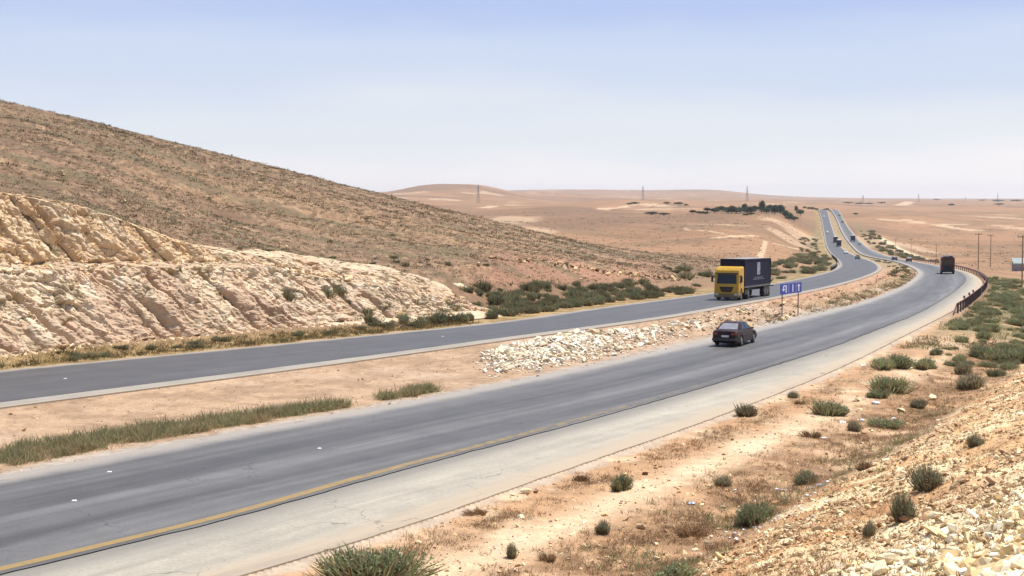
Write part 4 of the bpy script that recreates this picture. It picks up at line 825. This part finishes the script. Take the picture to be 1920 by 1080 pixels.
# ------------------------------------------------------------------ the yellow lorry
YEL = paint('yellow', (.56, .32, .02), .3); NAVY = mat('navy_steel', (.014, .017, .038), .7, .12, 1.2, dust=(.04, .038, .05), dustamt=.2, spec=.12); GRYS = mat('dusty_grey_steel', (.26, .25, .24), .7, .2, 3)
DK = mat('dirty_black_steel', (.018, .017, .017), .8, .25, 3, dust=(.08, .07, .06), dustamt=.25); EMB = mat('faded_white_emblem', (.22, .23, .28), .7, .75, 2.6); LET = mat('faded_white_lettering', (.10, .11, .14), .7, .3, 9)
def lorry():
    o = root('lorry', 'yellow cab lorry hauling a dark navy container toward the camera on the far carriageway', 'truck')
    # cab, x forward, its front face at x = 0
    prof_ = [(0.0, .45), (.04, .75), (.04, 1.35), (.0, 1.62), (-.20, 2.62), (-.34, 2.98), (-.62, 3.24), (-2.1, 3.36), (-2.25, 3.30), (-2.25, .75), (-1.75, .75), (-1.72, 1.02), (-1.42, 1.22), (-.98, 1.22), (-.66, 1.02), (-.62, .45)]
    b = MB(); hw = 1.23
    rings = [[(x*(1 if x > -.05 else 1)-ins*(x > -.7)*.6, y, z-(ins*.8 if z > 2.9 else 0)) for x, z in prof_] for y, ins in ((-hw, .10), (-hw+.07, .0), (hw-.07, .0), (hw, .10))]
    cab = b.loft(rings).build('cab', YEL, o)
    q = [(.0-.006, .98, 1.66), (-.006, -.98, 1.66), (-.20, -.93, 2.58), (-.20, .93, 2.58)]; quad('windscreen', GLS, cab, [q[1], q[0], q[3], q[2]], .01, .02)
    MB().box((-.14, 0, 2.70), (.42, 2.3, .10), .03).build('sun_visor', DK, cab)
    MB().prism([(.052, .72, 1.36), (.052, -.72, 1.36), (.052, -.48, .84), (.052, .48, .84)], (1, 0, 0), .03).build('grille', DK, cab)
    for z in (.95, 1.08, 1.21): MB().box((.09, 0, z), (.02, 1.1, .035)).build('grille_bar', mat('brown_bar', (.10, .07, .05), .6) if z < 1 else bpy.data.materials['brown_bar'], cab)
    MB().box((-.10, 0, .50), (.44, 2.44, .40), .06).build('bumper', mat('dusty_bumper', (.20, .135, .06), .7, .25, 3), cab)
    for s in (-1, 1):
        MB().box((.085, s*.95, .60), (.09, .36, .16), .02).build('headlight', WHL, cab)
        y = s*(hw+.004); w = quad('side_window', GLS, cab, [(-.40, y, 1.72), (-1.15, y, 1.72), (-1.15, y, 2.5), (-.52, y, 2.5)][::s], .0, .012)
        m = MB().box((-.05, s*1.47, 2.12), (.16, .20, .62), .04).tube((-.2, s*1.2, 2.42), (-.06, s*1.46, 2.36), .025).tube((-.15, s*1.2, 1.86), (-.06, s*1.46, 1.9), .025).build('mirror', DK, cab)
        MB().box((-.62, s*(hw+.012), 1.62), (.03, .014, 1.0)).build('door_seam', DK, cab); MB().box((-1.02, s*(hw+.03), 1.62), (.16, .03, .05)).build('door_handle', DK, cab)
        for z in (.55, .85): MB().box((-.32, s*1.2, z), (.46, .16, .05)).build('step', DK, cab)
    ch_ = MB()
    LT = 15.6
    for s in (-.45, .45): ch_.box((-LT/2-1.1, s, .92), (LT-.6, .12, .26))
    ch_.box((-LT/2-1.2, 0, 1.14), (LT-2.2, .9, .14)); ch_.box((-3.6, .95, .75), (1.1, .5, .5)); ch_.box((-3.6, -.95, .75), (1.1, .5, .5))
    ch_.build('chassis', DK, o)
    MB().box((-2.55-(LT-2.4)/2, 0, 1.27), (LT-2.4, 2.46, .12)).build('trailer_deck', GRYS, o)
    MB().box((-LT-.25, 0, 1.1), (.08, 3.1, .10)).box((-LT-.02, 0, 1.1), (.5, .1, .1)).build('rear_bumper_bar', DK, o)
    # container with corrugated sides
    x0, x1, z0, z1, hw = -2.62, -LT, 1.34, 4.08, 1.22; n = 132; b = MB(); ring = []
    xs = np.linspace(x0, x1, n)
    for sgn in (1, -1):
        for i, x in enumerate(xs if sgn > 0 else xs[::-1]): ring.append((x, sgn*(hw-(.03 if (i//2) % 2 else 0))))
    b.loft([[(x, y, z0) for x, y in ring], [(x, y, z1) for x, y in ring]]).build('container', NAVY, o); co = [c for c in o.children if c.name.startswith('container')][0]
    f = MB()
    for s in (-1, 1):
        for z in (z0+.06, z1-.06): f.box(((x0+x1)/2, s*(hw+.002), z), (x0-x1+.02, .07, .13))
        for x in (x0, x1): f.box((x, s*(hw-.01), (z0+z1)/2), (.12, .12, z1-z0+.02))
    for x in (x0, x1):
        for z in (z0+.06, z1-.06): f.box((x, 0, z), (.11, 2*hw-.14, .13))
    f.build('corner_frame', NAVY, co)
    MB().box(((x0+x1)/2, 0, z1+.01), (x0-x1-.1, 2*hw-.1, .04)).build('container_roof', GRYS, co)
    for s in (-1, 1):
        e = MB(); L_ = x0-x1; xc = x0-L_*.52; w_ = 1.5
        e.box((xc, s*(hw+.012), 3.06), (w_, .016, 1.28)).build('emblem', EMB, co)
        t = MB(); g = random.Random(4)
        for row, (z, wd, hh) in enumerate(((2.14, 4.2, .12), (1.96, 5.4, .10))):
            x = xc+wd/2
            while x > xc-wd/2: l_ = g.uniform(.12, .32); t.box((x-l_/2, s*(hw+.010), z+g.uniform(-.01, .01)), (l_, .014, hh)); x -= l_+g.uniform(.05, .12)
        t.build('lettering', LET, co)
    for s in (-1, 1):
        wheel(o, -1.2, s*1.05, .51, .32)
        for x in (-4.6,): wheel(o, x, s*.95, .51, .54, .5)
        for x in (-LT+2.75, -LT+1.62, -LT+.5): wheel(o, x, s*.98, .50, .5, .5)
        MB().box((-LT+1.6, s*1.17, 1.1), (3.4, .05, .2)).build('mudguard', DK, o)
        MB().box((-4.6, s*.95, 1.14), (1.25, .6, .05)).build('mudguard', DK, o)
    return o
lo_ = lorry(); put(lo_, 1362, 563.5, 'L')
# ------------------------------------------------------------------ the coach seen from behind
COA = paint('dull_maroon', (.075, .020, .020), .2); CGR = mat('grey_roof', (.30, .29, .29), .6, .1, 2)
def coach():
    o = root('coach', 'maroon coach with dark rear window and grey roof, driving away round the outer bend', 'bus'); L, hw, H = 11.0, 1.25, 3.25
    rings = []
    for x, k in ((-L/2, .93), (-L/2+.12, 1), (-L/2+1, 1), (L/2-1, 1), (L/2-.2, 1), (L/2, .92)):
        h = [(-hw*k*.97, .35), (-hw*k, .6), (-hw*k, 2.75), (-hw*k*.94, H-.12), (-hw*k*.8, H)]; rings.append([(x, y, z) for y, z in h]+[(x, -y, z) for y, z in h[::-1]])
    body = MB().loft(rings).build('body', COA, o)
    MB().box((0, 0, H+.015), (L-.5, 1.9, .03)).build('roof_panel', CGR, o)
    MB().box((-2.6, 0, H+.16), (2.2, 1.7, .26), .06).build('roof_unit', CGR, o); MB().box((-4.4, -.55, H+.11), (.9, .6, .18), .04).build('roof_hatch', DK, o)
    MB().box((-L/2-.01, 0, 2.3), (.04, 2.0, .95), .02).build('rear_window', GLS, o); MB().box((-L/2-.015, 0, 1.1), (.04, 2.1, 1.0), .02).build('engine_cover', DK, o)
    MB().box((-L/2-.04, 0, .48), (.16, 2.36, .26), .04).build('rear_bumper', DK, o)
    for s in (-1, 1):
        MB().box((-.2, s*(hw+.003), 2.2), (L-1.2, .014, .85)).build('side_window', GLS, o); MB().box((-L/2-.03, s*1.02, 1.05), (.05, .2, .5), .02).build('tail_light', REDL, o)
        for x in (-3.2, 3.4): wheel(o, x, s*1.1, .5, .3)
    return o
put(coach(), 1776, 513, 'R')
# ------------------------------------------------------------------ distant traffic
WHT = paint('white', (.72, .72, .70), .1); BLU = paint('dark_blue', (.02, .026, .05), .15); GRN = paint('dark_grey', (.05, .05, .055), .15); RED2 = paint('dark_red', (.07, .016, .016), .15)
cw = car('white hatchback car coming down the distant straight, lower of the two white cars there', WHT, hatch=True); put(cw, 1551.5, 437, 'L')
def again(src, label, paint_, px, py, side, sc=1.):
    p, rz, sl = on_road(px, py, side); c = dup(src, p, rz, label, None, sc); c.rotation_euler = (0, sl, rz)
    if paint_ is not None:
        for k in c.children:
            if k.name.split('.')[0] in ('body', 'cabin', 'cargo_box', 'cab'): k.material_slots[0].link = 'OBJECT'; k.material_slots[0].material = paint_.get(k.name.split('.')[0], None) or k.data.materials[0] if isinstance(paint_, dict) else paint_
    return c
again(cw, 'tiny white car nearest the top of the distant straight, oncoming', WHT, 1545, 407, 'L', 1.15)
again(cw, 'white car driving away on the distant straight, just behind the tall dark lorry', WHT, 1612, 458.5, 'R')
again(c0, 'oncoming silver white car on the bend, upper of the two near the median gap', WHT, 1586, 475.5, 'L')
again(c0, 'oncoming dark car on the bend, lower of the two near the median gap', GRN, 1608, 486, 'L')
again(c0, 'dark blue car entering the bend, left of two dark cars ahead of the coach', BLU, 1677, 488, 'R')
again(c0, 'dark red car entering the bend, right of two dark cars ahead of the coach', RED2, 1704, 490.5, 'R')
again(c0, 'small dark car driving away up the distant straight, above the tall dark lorry', GRN, 1579.5, 417, 'R', 1.15)
again(c0, 'farthest tiny dark red car near the top of the distant straight, driving away', RED2, 1574, 405, 'R', 1.25)
def box_lorry(label, boxm, cabm):
    o = root('lorry', label, 'truck'); MB().loft([[(x, y, z) for x, z in ((3.6, .5), (3.62, 1.3), (3.4, 2.4), (1.9, 2.45), (1.9, .5))] for y in (-1.15, 1.15)]).build('cab', cabm, o)
    quad('windscreen', GLS, o, [(3.60, -1, 1.42), (3.60, 1, 1.42), (3.41, .95, 2.3), (3.41, -.95, 2.3)], .02); MB().box((-.9, 0, 2.1), (5.4, 2.4, 2.5), .03).build('cargo_box', boxm, o); MB().box((-.9, 0, 3.38), (5.3, 2.3, .03)).build('roof_panel', WHT, o)
    MB().box((-.2, 0, .7), (6.6, 1.0, .3)).build('chassis', DK, o); MB().box((3.6, 0, .55), (.2, 2.2, .3), .03).build('bumper', DK, o)
    for s in (-1, 1):
        for x in (2.7, -2.2): wheel(o, x, s*1.0, .48, .3)
    return o
b1 = box_lorry('oncoming dark lorry with white roof on the bend, nearer of the pair', DK, GRN); put(b1, 1573, 462, 'L')
again(b1, 'oncoming dark lorry with white roof on the bend, farther of the pair', None, 1566.5, 455, 'L')
again(b1, 'tall dark grey lorry driving away on the distant straight', {'cargo_box': mat('dark_tarpaulin', (.05, .045, .055), .8), 'cab': GRN}, 1599, 452.5, 'R', 1.05)
# ------------------------------------------------------------------ lane sign
SB = mat('blue_sign', (.030, .045, .32), .45, .06, 2); SW = mat('white_sign_arrow', (.66, .66, .74), .5); POST = mat('rusty_post', (.17, .105, .06), .75, .2, 6)
def sign():
    pL = hit(1467.5, 593); pR = hit(1497.5, 592); w = 40*pL[1]/F
    p = (pL+pR)/2; o = root('lane_sign', 'blue lane sign with white turning arrow and upright arrows on two brown posts', 'road sign', p)
    d = (pR-pL)[:2]; base_w = np.linalg.norm(d)
    o.rotation_euler = (0, 0, math.atan2(d[1], d[0])); s = pL[1]/F; zt = (592-530)*s; hb = 19.5*s; W = base_w*1.30
    b = MB().box((0, 0, zt-hb/2), (W, .05, hb), .01).build('board', SB, o)
    for x in (-1, 1): MB().tube((x*base_w/2, .06, -.4), (x*base_w/2, .06, zt-.04), .045).build('post', POST, o)
    y = -.036; zc = zt-hb/2
    def flat(poly, nm): MB().prism([(a*W, y+.008, zc+b_*hb) for a, b_ in poly], (0, -1, 0), .006).build(nm, SW, b)
    flat([(-.22, -.36), (-.22, .28), (-.25, .36), (-.36, .36), (-.40, .26), (-.40, -.02), (-.46, -.02), (-.375, -.24), (-.29, -.02), (-.345, -.02), (-.345, .22), (-.335, .25), (-.29, .25), (-.275, .22), (-.275, -.36)], 'turn_arrow')
    flat([(.045, -.36), (.095, -.36), (.095, .36), (.045, .36)], 'lane_bar')
    flat([(.33, -.36), (.385, -.36), (.385, .14), (.43, .14), (.357, .38), (.285, .14), (.33, .14)], 'straight_arrow')
    for x in (-.13, .22): flat([(x, -.44), (x+.012, -.44), (x+.012, .44), (x, .44)], 'divider')
sign()
# ------------------------------------------------------------------ guardrails
GRD = mat('dull_red_rail', (.19, .06, .068), .6, .15, 1.5, dust=(.30, .22, .18), dustamt=.3); GRW = mat('pale_pink_rail', (.62, .46, .44), .6, .15, 1.5); GRP = mat('dark_rail_post', (.06, .045, .045), .7); GRG = mat('dark_grey_rail', (.07, .068, .066), .55, .15, 1.5)
def guardrail(name, label, e, sgn, y0, y1, off, spans, post_near, post_far, ramp=True):
    o = root(name, label, 'guardrail', (0, 0, 0)); ys = [y0]
    while ys[-1] < y1: ys.append(ys[-1]+.9)
    ys = np.array(ys); X = XE(e, ys)+sgn*off/ch(ys); Z = Zroad(ys); T = np.stack([np.gradient(X), np.gradient(ys)], 1); T /= np.linalg.norm(T, axis=1)[:, None]; N_ = np.stack([T[:, 1], -T[:, 0]], 1)*(-sgn)
    drop = .62*np.clip(1-(np.arange(len(ys)))/3.0, 0, 1) if ramp else ys*0
    pr = [(.0, .46), (.05, .50), (.05, .56), (.0, .60), (.05, .64), (.05, .70), (.0, .76), (-.02, .76), (-.02, .46)]
    i0 = 0; si = 0
    while i0 < len(ys)-1:
        i1 = min(len(ys)-1, i0+spans[min(si, len(spans)-1)][1]); m = spans[min(si, len(spans)-1)][0]; rings = []
        for i in range(i0, i1+1): rings.append([(X[i]+N_[i, 0]*a, ys[i]+N_[i, 1]*a, Z[i]+b-drop[i]) for a, b in pr])
        MB().loft(rings).build('beam', m, o); i0 = i1; si += 1
    k = 3 if ramp else 0; n = 0
    while k < len(ys) and n < 96:
        x, y = X[k]-N_[k, 0]*.09, ys[k]-N_[k, 1]*.09; MB().box((x, y, Z[k]+.22), (.12, .12, 1.1)).build('post', GRP, o); n += 1; k += post_near if ys[k] < y0+45 else post_far
    if ramp:
        for j in (12, 21, 30): MB().box((X[j], ys[j], Z[j]+.92), (.16, .16, .26), .03).build('marker', GRD, o)
    return o
guardrail('guardrail', 'dull red guardrail with pale sections along the outside of the near bend', eRR, 1, 121.5, 470, .55, [(GRD, 44), (GRW, 8), (GRD, 7), (GRW, 8), (GRD, 7), (GRW, 8), (GRD, 400)], 3, 7)
guardrail('guardrail', 'dark guardrail on the left edge of the distant bend beyond the lorry', eLL, -1, 330, 610, .5, [(GRG, 999)], 4, 8, False)
# ------------------------------------------------------------------ utility poles and pylons
WOOD = mat('brown_wood', (.30, .20, .125), .85, .2, 3); STL = mat('grey_lattice_steel', (.22, .22, .22), .6)
P0 = root('utility_pole', 'tmp', 'utility pole'); MB().tube((0, 0, -.6), (0, 0, 9.6), .17, .12, 10).build('pole', WOOD, P0)
MB().box((0, .16, 9.3), (2.3, .12, .15)).build('crossarm', WOOD, P0)
for x in (-1.05, 0, 1.05): MB().tube((x, .16, 9.37), (x, .16, 9.62), .06, .05).build('insulator', DKP, P0)
first = True
for px, yt, yb, lab in [(1679, 447, 478, 'farthest left utility pole of the roadside row, beside the distant bank'), (1708, 448, 482, 'second utility pole from the left in the row, above the dark red car'), (1755, 458, 496, 'utility pole just left of the coach'),
                        (1834, 437, 506, 'tall brown utility pole right of the coach, behind the guardrail bend'), (1857, 440, 501, 'fainter utility pole just right of the tall brown pole'), (1916, 441, 539, 'nearest tall brown utility pole at the right edge of the photo')]:
    p = hit(px, yb); h = (yb-yt)*p[1]/F/9.6; rz = R(8)
    if first: P0.location = p; P0.rotation_euler = (0, 0, rz); P0.scale = (max(h*.8, .55), max(h*.8, .55), h); P0['label'] = lab; P0['group'] = 'wooden utility poles along the road'; first = False
    else: dup(P0, p, rz, lab, None, (max(h*.8, .55), max(h*.8, .55), h))
T0 = root('pylon', 'tmp', 'pylon'); H = 42.0; b = MB()
def wd(z): return np.interp(z, [0, 24, 42], [3.2, 1.1, .35])
lv = [0, 7, 13, 18, 22, 26, 30, 34, 38, 42]
for sx_ in (-1, 1):
    for sy_ in (-1, 1): MB().tube((sx_*wd(0), sy_*wd(0), -1), (sx_*wd(24), sy_*wd(24), 24), .24, .2, 4).tube((sx_*wd(24), sy_*wd(24), 24), (sx_*wd(42), sy_*wd(42), 42), .2, .16, 4).build('leg', STL, T0)
for a, c in zip(lv[:-1], lv[1:]):
    for s in (-1, 1):
        b.tube((-wd(a), s*wd(a), a), (wd(c), s*wd(c), c), .09, n=4); b.tube((wd(a), s*wd(a), a), (-wd(c), s*wd(c), c), .09, n=4)
        b.tube((s*wd(a), -wd(a), a), (s*wd(c), wd(c), c), .09, n=4); b.tube((s*wd(a), wd(a), a), (s*wd(c), -wd(c), c), .09, n=4)
b.build('bracing', STL, T0)
for z, l in ((26, 4.2), (31, 3.6), (36, 3.0)): MB().tube((-l, 0, z), (l, 0, z), .18, n=4).tube((-l, 0, z), (0, 0, z+1.6), .09, n=4).tube((l, 0, z), (0, 0, z+1.6), .09, n=4).build('crossarm', STL, T0)
first = True
for px, yt, Dp, lab in [(897, 346, 2500, 'leftmost tall lattice pylon standing before the brown hill'), (1205, 348, 3400, 'lattice pylon on the pale ridge left of the trees'), (1400, 349, 3200, 'lattice pylon rising behind the grove of trees'), (1617, 366, 4300, 'faint lattice pylon just right of the distant road'),
                        (1721, 363, 4600, 'faint lattice pylon right of the pale diagonal track on the right horizon'), (1809, 369, 6000, 'smallest faint lattice pylon, second from the right on the horizon'), (1869, 362, 5600, 'faint lattice pylon farthest right on the horizon')]:
    r_ = (px-960)/F; x = r_*Dp; z = gz(x, Dp); top = CZ+(375-yt)/F*Dp; h = (top-z)/H; s = max(h*.6, .8)
    if first: T0.location = (x, Dp, z); T0.scale = (s, s, h); T0.rotation_euler = (0, 0, R(20)); T0['label'] = lab; first = False
    else: dup(T0, (x, Dp, z), R(20), lab, None, (s*1.2, s*1.2, h))
# ------------------------------------------------------------------ hut at the right edge
HW1 = mat('mauve_grey_wall', (.26, .22, .24), .85, .12, 1.5); HW2 = mat('pale_green_sheet', (.24, .28, .26), .8, .1, 1.5)
p = hit(1911, 508); s = p[1]/F; w = 40*s; o = root('hut', 'pale green roofed hut with mauve grey walls beside the nearest utility pole', 'hut', p+[w*.2, 0, 0], R(-10))
MB().box((0, 0, 8*s-.2), (w*.96, w*.7, 16*s)).build('wall', HW1, o); MB().prism([(-w/2, -w*.38, 13*s), (w/2, -w*.38, 13*s), (w/2, w*.38, 23*s), (-w/2, w*.38, 23*s)], (0, 0, 1), .12).build('roof', HW2, o)
MB().prism([(-w*.47, -w*.36, 8*s), (w*.47, -w*.36, 8*s), (w*.47, -w*.36, 13*s), (-w*.47, -w*.36, 13*s)], (0, -1, 0), .05).build('shutter', HW2, o); MB().box((w*.1, -w*.352, 4.2*s), (w*.16, .05, 8*s)).build('door', DK, o)
# ------------------------------------------------------------------ distant trees
BARK = mat('bark', (.10, .075, .055), .9, .2, 4)
def crown_mesh(seed, w, h, z0, nl, upright):
    g = np.random.default_rng(seed); k = 22; d = rand_dir(k, -.2, g); cc = d*[w*.62, w*.62, h*.38]*g.uniform(.4, 1, (k, 1))+[0, 0, z0+h*.42]; cc[:, 2] = np.clip(cc[:, 2], z0+.08*h, z0+h*.88)
    taper = np.interp((cc[:, 2]-z0)/h, [0, .3, 1], [.95, 1, .45 if upright else .6]); cc[:, :2] *= taper[:, None]
    j = g.integers(0, k, nl); p = cc[j]+g.normal(0, 1, (nl, 3))*np.array([w*.17, w*.17, h*.09]); tone = g.uniform(.75, 1.25, k)[j][:, None]
    V, q, C_ = leaf_arrays(p, g.uniform(.16, .34, nl)*max(w, 2)/2.6, pal([lin(96, 110, 84), lin(84, 98, 74), lin(110, 120, 92)], nl, g)*tone, g); return npmesh('crown', V, q, False, cols=C_)
TREES = []
for i, (w, h, up_) in enumerate(((2.3, 8.2, True), (3.2, 5.2, False), (2.4, 4.6, False), (3.6, 6.0, False))):
    o = root('tree', 'tmp', 'tree'); cm = crown_mesh(400+i, w, h*.95, h*.05, 2200, up_); cm.materials.append(LEAF); link('crown', cm, o)
    b = MB().tube((0, 0, -.4), (0, 0, h*.5), .24, .12)
    for a in range(4): b.tube((0, 0, h*(.2+.07*a)), (math.cos(a*1.7)*w*.5, math.sin(a*1.7)*w*.5, h*(.45+.08*a)), .1, .04, 6)
    b.build('trunk', BARK, o); TREES.append((o, w, h))
used = set()
def tree_px(px, py, wpx, hpx, k, label, group=None, Dd=None):
    if Dd is None: p = hit(px, py)
    else: x = (px-960)/F*Dd; p = np.array([x, Dd, gz(x, Dd)])
    s = p[1]/F; src, w, h = TREES[k]; sc = (wpx*s/2/w, wpx*s/2/w, hpx*s/h)
    if k not in used: used.add(k); src.location = p; src.scale = sc; src.rotation_euler = (0, 0, random.uniform(0, 6)); setp(src, label=label, group=group)
    else: dup(src, p, random.uniform(0, 6), label, group, sc)
tree_px(1428, 398, 19, 27, 0, 'tallest tree of the distant grove, a dense dark upright crown')
tree_px(1493, 399, 11, 15, 2, 'small dark tree at the right end of the grove beside the red mound'); tree_px(1501, 405, 18, 14, 3, 'round dark tree nearest the distant road, right of the grove')
for i, (px, py, w, h) in enumerate([(1371, 394, 18, 15), (1340, 393, 22, 9), (1354, 393, 18, 10), (1387, 394, 18, 11), (1396, 393, 16, 13), (1408, 398, 22, 13), (1416, 400, 20, 11), (1442, 399, 20, 13), (1452, 400, 20, 16), (1463, 399, 22, 17), (1472, 399, 18, 14), (1480, 399, 16, 11), (1446, 401, 24, 11), (1400, 399, 24, 10), (1432, 402, 26, 9), (1380, 395, 26, 8), (1362, 394, 22, 8), (1326, 392, 22, 7), (1312, 391, 20, 6), (1298, 390, 18, 6)]):
    tree_px(px, py, w, h*1.25, (1, 3, 2)[i % 3], 'bushy dark tree in the distant grove beside the tallest tree', 'trees of the distant grove', 1060+((i*37) % 90)-45)
for i in range(14): tree_px(1322+12.6*i+(i*53 % 7), 0, 22, 7+(i*31 % 5), (1, 3, 2)[i % 3], 'bushy dark tree in the distant grove beside the tallest tree', 'trees of the distant grove', 1030+((i*41) % 120))
for i, (px, w, h) in enumerate([(1250, 18, 5), (1272, 22, 6), (1286, 14, 4)]): tree_px(px, 380, w, h, (2, 1)[i % 2], 'low dark tree on the slope left of the distant grove', 'trees left of the grove', 1750)
for i, px in enumerate([1508, 1516, 1523, 1530, 1541, 1546, 1550]): tree_px(px, 388, 11, 5+(i % 3), (2, 1, 3)[i % 3], 'small tree in the row at the head of the distant road', 'trees at the head of the distant road', 1960)
for i, (px, D_, w, h) in enumerate([(1604, 1500, 12, 5), (1783, 3000, 17, 5), (1872, 2800, 26, 4), (1590, 3300, 26, 4), (1612, 3200, 24, 4), (1628, 3300, 22, 4), (1652, 3600, 20, 4), (1905, 5200, 30, 4), (1870, 5200, 30, 4), (1840, 5600, 20, 3), (1755, 6500, 16, 3)]):
    tree_px(px, 0, w, h, (1, 3, 2)[i % 3], 'low dark clump of trees on the far right plain', 'tree clumps on the far right plain', D_)
for px, py, w, h in [(1222, 403, 34, 7), (1245, 404, 30, 6), (1190, 383, 22, 5), (1180, 384, 14, 4), (1408, 403, 24, 5), (1398, 404, 20, 4)]: tree_px(px, py, w, h, 2, 'low bush on the slope below the distant grove', 'low bushes below the grove')
# ------------------------------------------------------------------ litter and studs
LW = mat('white_plastic', (.78, .78, .76), .5); LP = mat('pink_plastic', (.62, .28, .33), .5); LB = mat('pale_blue_plastic', (.45, .5, .62), .4); TYR = mat('torn_tyre_rubber', (.03, .028, .026), .9)
def bag(seed, m, sx=1., sy=.7, sz=.5):
    V, Fc = hull(seed, sx, sy, sz, 22); me = npmesh('litter', V, Fc); bm = bmesh.new(); bm.from_mesh(me); bmesh.ops.subdivide_edges(bm, edges=bm.edges[:], cuts=1)
    for v in bm.verts: v.co *= 1+random.uniform(-.16, .16)
    bm.to_mesh(me); bm.free(); me.materials.append(m); return me
BG = [bag(500+i, LW) for i in range(4)]; BP = bag(510, LP); BB = bag(511, LB)
def bottle(m):
    r = [(0, .9), (.05, 1), (.62, 1), (.78, .5), (.84, .34), (1.0, .34)]; b = MB().loft([[(x-.5, k*.15*math.cos(a*math.pi/5), .15+k*.15*math.sin(a*math.pi/5)) for a in range(10)] for x, k in r]); o = b.build('bottle', m); me = o.data; bpy.data.objects.remove(o); return me
BT = bottle(LW)
def litter(px, py, wpx, me, label, name='plastic_bag', cat='litter', rz=0., flat=1., group=None):
    p = hit(px, py); s = wpx*p[1]/F/2; o = link(name, me); o.location = (p[0], p[1], p[2]+s*.25*flat); o.scale = (s, s, s*flat); o.rotation_euler = (random.uniform(-.2, .2), 0, rz); return setp(o, label=label, category=cat, group=group)
for px, py, w, me_, lab, nm in [
 (1242, 560, 6, BG[0], 'bright white bag at the grass edge of the far carriageway, left of the lorry', 'plastic_bag'), (172, 827, 14, BT, 'white bottle at the edge of the median grass band', 'bottle'), (493, 777, 10, BP, 'pink bag at the edge of the median grass', 'plastic_bag'),
 (461, 784, 10, BG[1], 'white bag left of the pink bag at the median grass edge', 'plastic_bag'), (524, 773, 10, BG[2], 'white bag right of the pink bag at the median grass edge', 'plastic_bag'), (411, 789, 8, BG[3], 'small white rubbish at the middle of the median grass edge', 'plastic_bag'),
 (600, 757, 9, BG[0], 'white rubbish at the right end of the median grass band', 'plastic_bag'), (1115, 970, 12, BT, 'white bottle next to the upright shrub below the track', 'bottle'), (1297, 946, 16, BB, 'pale blue crumpled bag among the dry grass of the ditch', 'plastic_bag'),
 (1545, 823, 14, BG[1], 'white crumpled bag above the start of the ditch litter', 'plastic_bag'), (1580, 793, 14, BG[2], 'white bag left of the small shrub in the upper ditch', 'plastic_bag'), (1617, 790, 13, BG[3], 'white bag right of the small shrub in the upper ditch', 'plastic_bag'),
 (1650, 792, 16, BB, 'shiny blue and white bag in front of the broad upper ditch bush', 'plastic_bag'), (1676, 786, 13, BG[0], 'white bag at the right side of the broad upper ditch bush', 'plastic_bag'), (1641, 757, 18, BG[1], 'long white rubbish below the large dark bush', 'plastic_bag'),
 (1619, 686, 12, BG[2], 'white box shaped rubbish beside the shoulder, left of the bush cluster', 'plastic_bag'), (1174, 1064, 12, BP, 'pinkish white bag near the bottom, left of the broad ditch bush', 'plastic_bag'), (1260, 1012, 10, BT, 'white bottle left of the dead brown shrub', 'bottle'),
 (1540, 912, 18, BB, 'grey blue plastic sheet beside the ditch shrub', 'plastic_bag'), (1503, 956, 10, BG[0], 'white rubbish right of the middle ditch bush', 'plastic_bag'), (1380, 1012, 14, BG[3], 'square white rubbish below the middle ditch bush', 'plastic_bag'), (1378, 922, 20, BT, 'long white strip among the dry grass below the small dark shrub', 'bottle'),
]: litter(px, py, w, me_, lab, nm, rz=random.uniform(0, 6), flat=.8)
g = random.Random(8)
for i in range(80):
    px, py = g.gauss(1440, 75), 0; py = 965-(px-1440)*.28+g.gauss(0, 22); litter(px, py, g.choice([4, 5, 6, 8, 10]), g.choice(BG+[BG[0], BB]), 'small scrap of pale rubbish in the ditch litter', 'plastic_scrap', rz=g.uniform(0, 6), flat=g.uniform(.4, .9), group='scraps of rubbish in the ditch')
def tyre(px, py, w, label):
    p = hit(px, py); s = w*p[1]/F; o = MB().loft([[(s*(t-.5), .1*math.sin(t*4)*s+a, .02+b+.16*math.sin(t*3.1)) for a, b in ((-.14, 0), (.14, 0), (.12, .06), (-.12, .07))] for t in np.linspace(0, 1, 9)]).build('tyre_scrap', TYR); o.location = p; o.rotation_euler = (0, 0, R(15)); setp(o, label=label, category='tyre scrap')
tyre(858, 605, 28, 'dark strip of torn tyre on the gravel edge of the far carriageway'); tyre(765, 615, 30, 'dark torn tyre piece left of the other strip, in the yellow verge grass')
for px, py, sd in [(139, 939, 'R'), (599, 841, 'R'), (205, 885, 'R'), (122, 710, 'L'), (830, 631, 'L')]:
    X, Y = unroad(px, py); o = MB().loft([[(x*k, y*k, z) for x, y in ((-.07, -.06), (.07, -.06), (.07, .06), (-.07, .06))] for z, k in ((0, 1), (.02, .8))]).build('road_stud', LW); o.location = (X, Y, float(Zroad(Y))+.003)
    setp(o, label={139: 'white road stud nearest the bottom left of the near carriageway', 599: 'white road stud in the middle of the near carriageway, farthest right of its three', 205: 'white road stud near the median side of the near carriageway at left', 122: 'white road stud on the far carriageway below the rock cutting', 830: 'white road stud on the far carriageway near the tyre scrap'}[px], category='road stud')
# ------------------------------------------------------------------ haze
HZ = 5.5e-5
mh = bpy.data.materials.new('haze_air'); mh.use_nodes = True; nn = mh.node_tree.nodes; nn.remove(nn['Principled BSDF'])
pv = nn.new('ShaderNodeVolumePrincipled'); pv.inputs['Color'].default_value = (.97, .95, .96, 1); pv.inputs['Density'].default_value = HZ; pv.inputs['Anisotropy'].default_value = .3
mh.node_tree.links.new(pv.outputs[0], nn['Material Output'].inputs['Volume'])
hz = MB().box((4000, 8000, 55), (38000, 18200, 180)).build('haze', mh); hz['kind'] = 'stuff'
